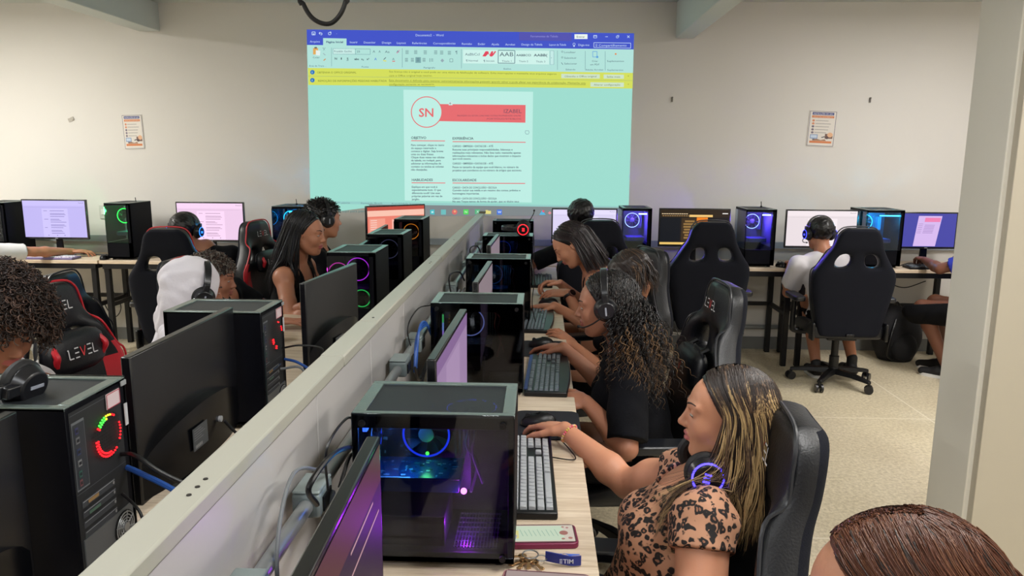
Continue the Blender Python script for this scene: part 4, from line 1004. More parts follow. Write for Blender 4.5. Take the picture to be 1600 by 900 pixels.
for i, (x, y, r, w, h, l) in enumerate(((.03, 4.34, 4, .14, .19, 'nearer'), (.035, 4.62, -3, .13, .19, 'farther'))):
    o = MB().box((0, 0, .0016), (w, h, .0022)).obj('paper_sheet', paint((206, 202, 198), .6)); o.location = (x, y, DZ); o.rotation_euler = (0, 0, radians(r))
    if i: bpy.data.objects.remove(o); continue
    tag(o, 'pale paper sheet on the right-row desk before the woman with a watch', 'paper')

def phone(label, loc, rz, case, scr):
    t = empty('phone', label, 'phone', loc, rz)
    def rr(w, d, r): return [(sx*(w/2-r)+r*cos(a), sy*(d/2-r)+r*sin(a)) for sx, sy, a0 in ((1, 1, 0), (-1, 1, 90), (-1, -1, 180), (1, -1, 270)) for a in [radians(a0+k*22.5) for k in range(5)]]
    MB().prism(rr(.168, .083, .013), 0, .013, 'z').obj('phone_case', case, t, bevel=.0025)
    MB().prism(rr(.160, .075, .010), .0128, .0138, 'z').obj('bezel', paint((92, 58, 66), .3), t)
    D = Decal(lambda u, v, L: (-.077+u*.00154, .034-v*.00154, .0140+L*.0002), .8)
    if scr:
        D.rect(0, 0, 100, 44, (226, 214, 198), 0); D.rect(2, 2, 86, 42, (214, 232, 206), 1); D.poly([(0, 10), (22, 28), (18, 42), (0, 42)], (130, 140, 216), 2); D.rect(14, 14, 24, 36, (232, 226, 150), 2)
        for i in range(9): D.line([(26+i*6, 12+i % 2*3), (30+i*6, 30)], .8, (150, 190, 170), 2)
        D.disc(86, 22, 6, (176, 120, 110), 3); D.disc(92, 8, 2, (190, 130, 120), 3); D.disc(94, 36, 3, (190, 130, 120), 3); D.disc(84, 38, 2.4, (190, 130, 120), 3); D.disc(86, 6, 2, (190, 130, 120), 3)
    else: D.rect(0, 0, 100, 44, (180, 160, 156), 0)
    D.obj('screen', t)
    return t
phone('phone in a dark magenta case with a lit screen on the desk edge', (.004, 1.452, DZ), radians(4), mat('magenta_case', (120, 26, 66), .4), True)
phone('second phone with a rose edge at the very bottom of the desk', (.02, 1.268, DZ), radians(-4), mat('rose_case', (168, 116, 120), .4), False)
# keys with blue wrist strap
kr = empty('keyring', 'bunch of keys on a blue TIM wrist strap lying on the desk', 'keys', (-.01, 1.355, DZ))
MB().torus((0.0, 0.012, .014), .016, .0014, 'z', 24, 6).torus((.022, .006, .010), .011, .0012, 'z', 20, 6).obj('split_ring', STEEL, kr)
BR = mat('brass_key', (176, 138, 96), .3, .8)
for k, (a, z) in enumerate(((-150, .004), (-120, .008), (-95, .011), (-60, .006), (-170, .012))):
    b = MB(); c, s = cos(radians(a)), sin(radians(a)); b.cyl((c*.016, s*.016+.01, z), (c*.016, s*.016+.01, z+.0022), .009, n=16).box((c*.034, s*.034+.01, z+.0011), (.030, .006, .0022), rz=radians(a)).box((c*.042-s*.004, s*.042+.01+c*.004, z+.0011), (.010, .004, .0022), rz=radians(a))
    b.obj('key', BR, kr, bevel=.0006)
P = catmull([(.030, .006, .004), (.055, -.006, .006), (.080, -.010, .004), (.100, -.006, .003)], 6)
b = MB(); V = []; F = []
for p in P: V += [(p[0], p[1], p[2]), (p[0], p[1], p[2]+.020), (p[0]+.001, p[1]+.003, p[2]+.020), (p[0]+.001, p[1]+.003, p[2])]
for i in range(len(P)-1):
    for k in range(4): F.append((i*4+k, i*4+(k+1) % 4, i*4+4+(k+1) % 4, i*4+4+k))
F += [(3, 2, 1, 0), tuple(len(V)-4+k for k in range(4))]
b.add(V, F).obj('wrist_strap', mat('strap_blue', (30, 44, 128), .5), kr)
D = Decal(lambda u, v, L: (.058+u, -.0098-L*.0004, .014-v), 0); D.text('TIM', .007, 0, .009, (200, 205, 225), 2, bold=True)
for k in (-1, 0, 1): D.line([(.0, k*.0035), (.0052, k*.0035)], .0016, (200, 205, 225), 2)
D.obj('strap_print', kr)
b = MB(); b.add([(.055, -.002, .022), (.066, -.001, .026), (.078, -.004, .022), (.098, -.002, .023), (.098, .002, .023), (.06, .004, .022)], [(0, 1, 2, 3, 4, 5)], mat('strap_loop', (60, 100, 200), .5)); b.obj('strap_loop', None, kr)

# ------------------------------------------------------------------ left-hand row
tower('big black tower at the lower left showing its ports and red and green fan lights', (-.985, 1.305, DZ), radians(180), dims=(.31, .19, .36), ring=(255, 30, 30), rear='rgb')
tower('second black tower of the left-hand row with dim red rear lights', (-.94, 2.14, DZ), radians(180), dims=(.285, .185, .355), ring=(255, 30, 30), rear='red')
def big(label, x0, x1, y0, y1, h, **k): return tower(label, ((x0+x1)/2, (y0+y1)/2, DZ), 0, dims=(x1-x0, y1-y0, h), style='front', **k)
t = big('left-row tower with magenta and green ring lights behind its glass front', -.955, -.735, 3.27, 3.56, .372, ring=(220, 60, 255), watts=.10, glow_in=(.8, .3, 1))
ring_fan(t, (-.07, -.10, .27), 'y', .05, (255, 60, 200), s=4); ring_fan(t, (.035, -.11, .155), 'y', .042, (60, 255, 110), s=4)
t = big('dark left-row tower behind the rainbow-ringed one', -.955, -.755, 4.06, 4.34, .372, ring=(60, 60, 80))
t = big('farthest left-row tower with an orange ring, before the pink screen', -1.0, -.80, 5.05, 5.36, .372, ring=(255, 150, 40))
monitor('black back of the nearest left-row monitor at the left edge', (-.888, .895, DZ), radians(-90), .54, MH, .03, None)
monitor('large black monitor back between the two dark left-row towers', (-.862, 1.735, DZ), radians(-90), .53, .335, .045, None)
monitor('black monitor back beside the girl in the black tank top', (-.765, 2.67, DZ), radians(-96), .50, .335, .04, None)
monitor('small left-row monitor seen edge-on between the glass-front towers', (-.93, 3.81, DZ), radians(-88), .44, .33, MZ, None)
monitor('left-row monitor seen edge-on before the farthest left-row tower', (-1.02, 4.70, DZ), radians(-88), .52, .33, MZ, None)

# ------------------------------------------------------------------ along the back wall
def bmon(label, x0, y0, x1, y1, kind, es=1.0, Y=5.66, rz=0):
    a = atY(x0, y0, Y); b = atY(x1, y1, Y); w = b[0]-a[0]; zt = a[2]; zb = b[2]
    return monitor(label, ((a[0]+b[0])/2, Y, DZ), rz, w, zt-zb, zb-DZ, kind, es, group='monitors along the back wall')
bmon('monitor with a lavender document at the far left of the back wall', 34, 311, 141, 374, 'doc')
bmon('monitor with a pinkish document behind the red-trimmed chairs', 275, 315, 385, 378, 'pinkdoc')
bmon('monitor with a pale document behind the black-haired person at the centre', 862, 325, 963, 381, 'pale')
bmon('dark monitor with an orange and brown page behind a black chair', 1030, 325, 1138, 386, 'dark', 1.0)
bmon('monitor with a white page before the boy in the white t-shirt', 1228, 327, 1336, 388, 'plain')
bmon('monitor with a blue desktop and white page at the far right', 1405, 331, 1490, 389, 'bluedesk')
m = monitor('monitor with a salmon pink screen turned sideways at the left row end', (-1.10, 5.62, DZ), radians(38), .50, .33, .10, 'pink', 1.0, group='monitors along the back wall')
kb = keyboard('keyboard with white keys under the arm at the far left', (-3.78, 5.52, DZ), 0, .44, .12, mat('white_keys', (226, 222, 236), .4), individual=False, body=paint((120, 110, 150), .4))
mouse('black mouse under the hand at the far left', (-3.34, 5.52, DZ), radians(10))
mouse('black mouse on the back desk left of the boy in white', (1.80, 5.52, DZ), radians(20))
keyboard('dark keyboard under the hand of the person in blue', (2.93, 5.53, DZ), 0, .42, .12, GD, individual=False)
def btower(label, x0, x1, y0, h, ring, gl, watts, **k): return tower(label, ((x0+x1)/2, y0+.155, DZ), 0, dims=(x1-x0, .31, h), style='front', ring=ring, glow_in=gl, watts=watts, group='computer towers along the back wall', **k)
btower('black tower cut off by the left edge of the photo', -4.32, -4.09, 5.52, .43, (20, 20, 24), (1, 1, 1), 0)
btower('tower with a green-lit glass front and bright green ring', -3.30, -3.10, 5.50, .435, (40, 255, 90), (.1, 1, .25), 5.0, tint=(.70, .86, .72), ring_at=(.025, -.10, .335))  # green of the case light also put into the glass tint
btower('cyan-lit tower behind the girl in the black tank top', -2.02, -1.72, 5.52, .42, (40, 200, 255), (.05, .5, 1), 8, strip=(70, 210, 255), tint=(.6, .7, .8))
btower('indigo-lit tower right of the projection', .615, .83, 5.50, .43, (150, 150, 255), (.15, .05, 1), 11, strip=(190, 190, 255), tint=(.7, .7, .85))
btower('indigo-lit tower between the dark orange screen and the boy in white', 1.52, 1.74, 5.50, .43, (150, 150, 255), (.15, .05, 1), 11, strip=(190, 190, 255), tint=(.7, .7, .85))
btower('wide cyan-lit tower right of the boy in the white t-shirt', 2.405, 2.675, 5.53, .43, (60, 220, 255), (.0, .6, 1), 8, strip=(70, 220, 255), tint=(.6, .7, .8))
# small antennas on three towers
for x, y, l in ((-3.17, 5.72, 'green-lit tower'), (-1.88, 5.68, 'cyan tower on the left'), (1.68, 5.70, 'right indigo tower')):
    t = tag(MB().cyl((0, 0, 0), (0, 0, .012), .008, n=12).tube([(0, 0, .01), (-.003, 0, .045)], .003, 6).obj('antenna', BLK), 'tiny black antenna standing on the %s' % l, 'antenna', 'antennas')
    t.location = (x, y, DZ+.42 if x < 0 else DZ+.43)

# ------------------------------------------------------------------ chairs
gaming_chair('black chair with a white headrest mark, holding the woman in leopard print', (.205, 1.45, 0), 175, recline=9, top=1.065, base_rot=.2)
gaming_chair('black chair with a black pillow behind the curly-haired woman', (.375, 2.60, 0), 184, recline=8, pillow=(.80, (.13, .075)), base_rot=.5)
gaming_chair('grey-black chair with a white mark behind the head of brown hair', (.31, 3.52, 0), 198, recline=4, base_rot=.1)
gaming_chair('black chair turned to the back wall, right of the bending woman with a watch', (.37, 5.02, 0), 95, recline=3, top=1.155, base_rot=.4)
gaming_chair('big empty-looking black chair seen from behind before the dark orange screen', (1.11, 5.06, 0), 92, recline=4, top=1.15, base_rot=.3)
gaming_chair('black chair seen from behind, holding the boy in the white t-shirt', (2.06, 5.06, 0), 88, recline=5, base_rot=-.95)
gaming_chair('black chair at the far right half hidden by the pillar', (3.16, 5.02, 0), 140, recline=6, top=1.10, base_rot=.25)
gaming_chair('red and black chair with a lettered pillow at the left', (-1.43, 2.40, 0), -8, red=True, recline=7, top=1.115, pillow=(.875, (.14, .075)), base_rot=.2)
gaming_chair('dark chair behind the person in the white hood', (-1.90, 3.22, 0), 4, recline=5, top=1.03, base_rot=.7, logo=False)
gaming_chair('red-trimmed chair between the white hood and the back wall', (-1.58, 3.62, 0), 3, red=True, recline=4, top=1.04, base_rot=.6)
gaming_chair('red-piped chair seen from behind before the pinkish document screen', (-2.25, 4.60, 0), 93, red=True, recline=5, base_rot=.2)
gaming_chair('red-trimmed chair turned sideways left of the girl in black', (-1.60, 4.62, 0), -10, red=True, recline=2, pillow=(.86, (.13, .07)), top=1.14, base_rot=.9)

# ------------------------------------------------------------------ headsets lying about
M = frame((-.10, 4.60, DZ+.318+.043), (0, 0, 1), (-1, 0, 0)); headset('black headset with red lights lying on the fourth right-row tower', M, (255, 30, 40), .9, gs=4)
M = frame((-1.045, 1.295, DZ+.36+.020), (.2, 0, 1), (-.15, -1, 0)); headset('black headset lying on the big tower at the lower left', Matrix.Translation((0, 0, .02)) @ M, None, 1.0, mic=False, r=.098)

# ------------------------------------------------------------------ backpack under the back desk
def backpack():
    t = empty('backpack', 'black backpack slumped on the floor between the boy in white and the person in blue', 'bag', (2.80, 5.72, 0), 0)
    b = MB(); n = 24; V = []; Hh = .43
    for j in range(13):
        f = j/12; r = (.12+.055*sin(pi*min(1, f*1.15)))*(1 if f < .75 else math.sqrt(max(.02, 1-((f-.75)/.25)**2)))
        for i in range(n):
            a = 2*pi*i/n; q = 1+.06*sin(3*a+f*4)
            V.append((1.05*r*cos(a)*q-.03*f, .78*r*sin(a)*q, .003+Hh*f))
    b.add(V, [(j*n+i, j*n+(i+1) % n, (j+1)*n+(i+1) % n, (j+1)*n+i) for j in range(12) for i in range(n)]+[tuple(range(n-1, -1, -1)), tuple(range(12*n, 13*n))])
    b.obj('bag_body', mat('backpack_cloth', (12, 13, 20), .8, bump=.4, bscale=40), t, smooth=70)
    MB().sphere((.0, -.115, .13), (.10, .05, .11), 20).obj('front_pocket', mat('backpack_cloth', (12, 13, 20), .8), t)
    MB().tube(catmull([(-.07, -.10, .34), (-.12, -.15, .22), (-.13, -.14, .08), (-.08, -.12, .03)], 5), .010, 8).obj('strap', BLK, t)
    MB().tube(catmull([(-.04, 0, .42), (-.03, -.01, .46), (.0, -.01, .42)], 5), .006, 8).obj('handle', BLK, t)
backpack()

# ------------------------------------------------------------------ cables
CB = mat('cable_black', (14, 14, 18), .4); CBB = mat('cable_blue', (40, 86, 168), .4); CW = mat('cable_grey', (120, 124, 128), .4)
def cable(label, pts, r=.0035, m=CB, group='cables'): return tag(MB().tube(catmull(pts, 8), r, 8).obj('cable', m), label, 'cable', group)
z = DZ
cable('thick black cable arching from the box to the nearest lit tower, upper one', [(-.385, 1.20, .945), (-.375, 1.13, 1.01), (-.36, 1.22, 1.03), (-.355, 1.36, .99)], .005)
cable('thin grey cable looping down before the nearest box', [(-.39, 1.29, .965), (-.41, 1.16, 1.02), (-.40, 1.04, .94), (-.385, 1.03, .80), (-.37, 1.10, .757)], .0035, CW)
cable('black power cable drooping from the near box to the desk', [(-.38, 1.28, .93), (-.355, 1.18, .93), (-.345, 1.10, .86), (-.36, 1.08, .76)], .005)
cable('short black cable behind the nearest tower', [(-.378, 1.32, .92), (-.365, 1.36, .97), (-.357, 1.42, .93)], .004)
cable('thin black cable rising over the nearest box', [(-.38, 1.25, .95), (-.37, 1.22, 1.04), (-.36, 1.32, 1.06), (-.357, 1.40, 1.02)], .0025)
for k in range(3): cable('blue network cable looping left of the second tower, %s strand' % ('lowest', 'middle', 'highest')[k], [(-.375, 2.16+k*.012, .90), (-.38+k*.004, 2.24, .99+k*.012), (-.372, 2.36, 1.0+k*.006), (-.364, 2.44, .97-k*.01)], .004, CBB, 'blue network cables')
cable('thin black aerial lead looping from the second tower top', [(-.362, 2.43, 1.055), (-.40, 2.38, 1.05), (-.425, 2.33, .99), (-.40, 2.34, .88), (-.38, 2.36, .757)], .0022)
cable('black power cable left of the second tower near the desk', [(-.37, 2.14, .92), (-.37, 2.22, .86), (-.364, 2.36, .88), (-.362, 2.46, .85)], .005)
cable('black cable drooping from the second tower to the desk', [(-.36, 2.52, .88), (-.375, 2.34, .84), (-.37, 2.20, .76), (-.35, 2.08, .757)], .004)
for k, y0 in enumerate((3.3, 4.3)):
    s = ('third', 'fourth')[k]
    cable('black cable arching left of the %s right-row tower' % s, [(-.38, y0-.14, .94), (-.40, y0-.05, 1.02), (-.37, y0+.08, 1.02), (-.358, y0+.2, .96)], .004)
    cable('grey cable tangle strand left of the %s right-row tower' % s, [(-.375, y0-.1, .92), (-.36, y0, .95), (-.38, y0+.1, .90), (-.358, y0+.22, .92)], .004, CW)
    cable('thin black cable low beside the %s right-row tower' % s, [(-.37, y0-.2, .90), (-.38, y0, .82), (-.37, y0+.1, .85), (-.358, y0+.24, .84)], .004)
# left side: cables from the ports
def sh(P, d): return [(min(x+d[0], -.53), y+d[1], z+(d[2] if z > .8 else 0)) for x, y, z in P]
D1 = (.077, -.125, .03); D2 = (.095, -.245, .02)
cable('thick blue network cable from the big lower left tower', sh([(-.905, 1.505, .895), (-.86, 1.47, .90), (-.76, 1.42, .885), (-.64, 1.38, .83), (-.56, 1.40, .765)], D1), .0055, CBB, 'blue network cables')
cable('black video cable from the ports of the big lower left tower', sh([(-.905, 1.49, .93), (-.86, 1.46, .94), (-.80, 1.46, .90), (-.70, 1.50, .83), (-.62, 1.62, .757)], D1), .0045)
cable('thin black cable drooping behind the big lower left tower', sh([(-.905, 1.48, .85), (-.86, 1.46, .82), (-.84, 1.45, .78), (-.83, 1.50, .757)], D1), .003)
cable('black cable lying curled on the left-row desk by the partition', [(-.62, 1.42, .757), (-.56, 1.55, .757), (-.64, 1.66, .757), (-.56, 1.80, .757), (-.60, 1.95, .757)], .004)
cable('second black cable curled on the left-row desk by the partition', [(-.70, 1.40, .757), (-.63, 1.50, .766), (-.58, 1.62, .766), (-.66, 1.74, .757)], .0035)
cable('black plug lead hanging from the large left-row monitor back', [(-.812, 1.80, .87), (-.78, 1.82, .82), (-.72, 1.86, .757), (-.64, 1.90, .757)], .004)
cable('blue network cable from the second left-row tower', sh([(-.888, 2.46, .90), (-.84, 2.44, .895), (-.78, 2.43, .86), (-.70, 2.44, .80), (-.62, 2.42, .757)], D2), .0045, CBB, 'blue network cables')
cable('black cable loop behind the second left-row tower', sh([(-.888, 2.44, .94), (-.83, 2.44, .95), (-.77, 2.47, .93), (-.79, 2.45, .87), (-.72, 2.42, .90), (-.62, 2.46, .88), (-.545, 2.5, .757)], D2), .003)
cable('thin white-grey cable behind the second left-row tower', sh([(-.888, 2.42, .88), (-.82, 2.42, .88), (-.80, 2.42, .80), (-.81, 2.45, .757)], D2), .004, CW)
cable('black mouse lead lying over the desk edge by the leopard-print woman', [(.06, 2.02, .757), (.09, 1.93, .757), (.10, 1.86, .757), (.02, 1.88, .757)], .0018)
cable('thin black headset lead hanging beside the fourth right-row tower', [(-.035, 4.55, 1.073), (-.030, 4.50, 1.0), (-.032, 4.50, .88), (-.02, 4.50, .757)], .0022)
cable('thin black lead hanging beside the third right-row tower', [(-.04, 3.46, 1.072), (-.022, 3.44, .98), (-.03, 3.44, .86), (-.01, 3.45, .757)], .0022)
cable('black lead drooping below the far right back desk', [(2.68, 5.88, .72), (2.75, 5.86, .60), (2.88, 5.85, .55), (3.05, 5.87, .60)], .004)
cable('black lead hanging to the outlet under the back left desk', [(-3.62, 5.94, .72), (-3.60, 5.96, .50), (-3.50, 5.95, .30), (-3.56, 5.95, .20), (-3.64, 5.96, .30), (-3.60, 5.978, .36)], .004)
cable('black leads on the back desk below the lavender screen', [(-3.95, 5.75, .757), (-3.80, 5.70, .76), (-3.62, 5.72, .762), (-3.42, 5.70, .76)], .005)
cable('black leads on the back desk below the blue desktop screen', [(2.72, 5.62, .757), (2.80, 5.64, .775), (2.88, 5.62, .765), (3.02, 5.66, .757)], .004)
# ================================================================== figures: smooth blended volumes meshed into one continuous surface
V3 = lambda *a: np.array(a, float)
def unit(v): v = np.array(v, float); return v/(np.linalg.norm(v)+1e-12)
class Vol:
    """list of primitives blended with a smooth union; each = (kind, data, k, clips)"""
    def __init__(s): s.p = []; s.amp = 0; s.fr = 30
    def cone(s, a, b, ra, rb, k=.02, clips=(), sub=False): s.p.append(('c', (V3(*a), V3(*b), ra, rb), k, clips, sub)); return s
    def ell(s, c, r, Rm=None, k=.02, clips=(), sub=False): s.p.append(('e', (V3(*c), V3(*r), np.eye(3) if Rm is None else np.array(Rm, float)), k, clips, sub)); return s
    def bbox(s):
        lo = np.full(3, 1e9); hi = -lo
        for kind, d, k, cl, sub in s.p:
            if sub: continue
            if kind == 'c': a = np.minimum(d[0]-d[2], d[1]-d[3]); b = np.maximum(d[0]+d[2], d[1]+d[3])
            else: a = d[0]-d[1].max(); b = d[0]+d[1].max()
            lo = np.minimum(lo, a); hi = np.maximum(hi, b)
        return lo-.02, hi+.02
    def eval(s, P, far=.12):
        D = np.full(len(P), far)
        for kind, d, k, clips, sub in s.p:
            if kind == 'c': lo = np.minimum(d[0]-d[2], d[1]-d[3]); hi = np.maximum(d[0]+d[2], d[1]+d[3])
            else: lo = d[0]-d[1].max(); hi = d[0]+d[1].max()
            pad = far if not sub else k+.005
            m = np.nonzero(np.all((P > lo-pad) & (P < hi+pad), axis=1))[0]
            if not len(m): continue
            Q = P[m]
            if kind == 'c':
                a, b, ra, rb = d; ba = b-a; t = np.clip(((Q-a) @ ba)/max(ba @ ba, 1e-12), 0, 1)
                q = np.linalg.norm(Q-a-t[:, None]*ba, axis=1)-(ra+(rb-ra)*t)
            else:
                c, r, Rm = d; L = (Q-c) @ Rm.T/r; k0 = np.linalg.norm(L, axis=1); k1 = np.linalg.norm(L/r, axis=1)
                q = k0*(k0-1)/np.maximum(k1, 1e-9)
            for cp, cn in clips: q = np.maximum(q, (Q-cp) @ cn)
            o = D[m]
            if sub:
                h = np.maximum(k-np.abs(-q-o), 0)/k; D[m] = np.maximum(o, -q)+h*h*k/4
            else:
                h = np.maximum(k-np.abs(q-o), 0)/k; D[m] = np.minimum(o, q)-h*h*k/4
        if s.amp:
            f = s.fr; D = D+s.amp*(np.sin(P[:, 0]*f+2.1*np.sin(P[:, 2]*f*.6+P[:, 1]*f*.5))*np.sin(P[:, 2]*f*.9+1.7*np.sin(P[:, 1]*f*.7))+.5*np.sin(P[:, 1]*f*1.7+P[:, 2]*f*1.3+2*np.sin(P[:, 0]*f)))
        return D

def surface(vol, h=.005, clip=None, extra=None):
    """naive surface nets on a sparse grid; clip: list of (point, normal) half spaces kept where (p-point).normal < 0"""
    lo, hi = vol.bbox(); K = 4; H = h*K
    n = np.ceil((hi-lo)/H).astype(int)+1
    def ev(P):
        D = vol.eval(P)
        if extra is not None: D = extra(P, D)
        for cp, cn in (clip or ()): D = np.maximum(D, (P-V3(*cp)) @ unit(cn))
        return D
    gx = [lo[a]+H*(np.arange(n[a])+.5) for a in range(3)]
    G = np.stack(np.meshgrid(*gx, indexing='ij'), -1).reshape(-1, 3)
    C = ev(G).reshape(n)
    N = n*K+1
    D = np.full(N, .1, np.float32)
    up = np.repeat(np.repeat(np.repeat(np.where(C < 0, -.1, .1).astype(np.float32), K, 0), K, 1), K, 2)
    D[:N[0]-1, :N[1]-1, :N[2]-1] = up; D[-1], D[:, -1], D[:, :, -1] = .1, .1, .1
    act = np.argwhere(np.abs(C) < H*1.35)
    if not len(act): return np.zeros((0, 3)), np.zeros((0, 4), int)
    o = np.stack(np.meshgrid(*[np.arange(K+1)]*3, indexing='ij'), -1).reshape(-1, 3)
    I = (act[:, None, :]*K+o[None]).reshape(-1, 3)
    fl = np.unique((I[:, 0]*N[1]+I[:, 1])*N[2]+I[:, 2])
    P = np.stack([fl//(N[1]*N[2]), (fl//N[2]) % N[1], fl % N[2]], -1)*h+lo
    D.reshape(-1)[fl] = ev(P)
    S = D < 0
    c = [S[i:N[0]-1+i, j:N[1]-1+j, k:N[2]-1+k] for i in (0, 1) for j in (0, 1) for k in (0, 1)]
    al = c[0].copy(); an = c[0].copy()
    for q in c[1:]: al &= q; an |= q
    mix = an & ~al; idx = np.argwhere(mix); M = len(idx)
    num = np.full(mix.shape, -1, np.int32); num[mix] = np.arange(M)
    acc = np.zeros((M, 3)); cnt = np.zeros(M)
    offs = [(i, j, k) for i in (0, 1) for j in (0, 1) for k in (0, 1)]
    for a in range(8):
        for b in range(a+1, 8):
            d = np.array(offs[b])-np.array(offs[a])
            if np.abs(d).sum() != 1: continue
            ia = idx+offs[a]; ib = idx+offs[b]
            va = D[ia[:, 0], ia[:, 1], ia[:, 2]]; vb = D[ib[:, 0], ib[:, 1], ib[:, 2]]
            m = (va < 0) != (vb < 0); t = va[m]/(va[m]-vb[m]+1e-12)
            acc[m] += ia[m]+t[:, None]*d; cnt[m] += 1
    Vv = acc/np.maximum(cnt, 1)[:, None]*h+lo
    F = []
    for ax in range(3):
        u, v = [(1, 2), (2, 0), (0, 1)][ax]
        sl0 = [slice(None)]*3; sl1 = [slice(None)]*3; sl0[ax] = slice(0, -1); sl1[ax] = slice(1, None)
        A = S[tuple(sl0)]; B = S[tuple(sl1)]; e = np.argwhere(A != B)
        e = e[(e[:, u] > 0) & (e[:, v] > 0) & (e[:, u] < N[u]-1) & (e[:, v] < N[v]-1)]
        eu = np.zeros(3, int); eu[u] = 1; evv = np.zeros(3, int); evv[v] = 1
        q = [num[tuple((e-x).T)] for x in (eu+evv, evv, 0*eu, eu)]
        sgn = A[tuple(e.T)]
        Q = np.stack(q, -1); Q[~sgn] = Q[~sgn][:, ::-1]; F.append(Q)
    F = np.concatenate(F); F = F[(F >= 0).all(1)]
    return Vv, F

def np_mesh(name, V, F, mats, midx=None, parent=None, smooth=True):
    me = bpy.data.meshes.new(name); F = np.asarray(F); k = F.shape[1]
    me.vertices.add(len(V)); me.vertices.foreach_set('co', np.asarray(V, np.float32).ravel())
    me.loops.add(F.size); me.loops.foreach_set('vertex_index', F.astype(np.int32).ravel())
    me.polygons.add(len(F)); me.polygons.foreach_set('loop_start', np.arange(0, F.size, k, dtype=np.int32))
    try: me.polygons.foreach_set('loop_total', np.full(len(F), k, np.int32))
    except Exception: pass
    for q in mats: me.materials.append(q)
    me.polygons.foreach_set('use_smooth', [smooth]*len(F))
    if midx is not None: me.polygons.foreach_set('material_index', np.asarray(midx, np.int32))
    me.update(calc_edges=True); me.validate()
    o = bpy.data.objects.new(name, me); COL.objects.link(o); o.parent = parent; return o

def strands_mesh(name, paths, rad, mats, midx, parent, sides=4):
    """paths (n, m, 3); rad scalar or (m,); one tube per strand"""
    P = np.asarray(paths); n, m, _ = P.shape; r = np.broadcast_to(np.asarray(rad, float), (m,)) if np.ndim(rad) < 2 else rad
    T = np.gradient(P, axis=1); T /= np.linalg.norm(T, axis=2, keepdims=True)+1e-9
    ref = np.zeros_like(T); ref[..., 0] = .3; ref[..., 1] = .9; ref[..., 2] = .31
    A = np.cross(T, ref); A /= np.linalg.norm(A, axis=2, keepdims=True)+1e-9; B = np.cross(T, A)
    ang = np.arange(sides)*2*pi/sides
    rr = r[None, :, None, None] if np.ndim(r) == 1 else r[:, :, None, None]
    Vv = P[:, :, None, :]+rr*(A[:, :, None, :]*np.cos(ang)[:, None]+B[:, :, None, :]*np.sin(ang)[:, None])
    base = (np.arange(n)[:, None, None]*m+np.arange(m-1)[None, :, None])*sides
    k = np.arange(sides)[None, None]; k2 = (k+1) % sides
    F = np.stack([base+k, base+k2, base+sides+k2, base+sides+k], -1)
    mi = np.broadcast_to(np.asarray(midx)[..., None] if np.ndim(midx) == 2 else np.asarray(midx)[:, None, None], (n, m-1, sides)) if np.ndim(midx) else np.zeros((n, m-1, sides))
    return np_mesh(name, Vv.reshape(-1, 3), F.reshape(-1, 4), mats, mi.reshape(-1), parent)

def skin_mat(name, rgb):
    if name in _M: return _M[name]
    m = mat(name, rgb, .48, spec=.4, bump=.06, bscale=300); b = m.node_tree.nodes['Principled BSDF']
    b.inputs['Subsurface Weight'].default_value = .12; b.inputs['Subsurface Radius'].default_value = (.02, .007, .004); b.inputs['Subsurface Scale'].default_value = .5
    return m

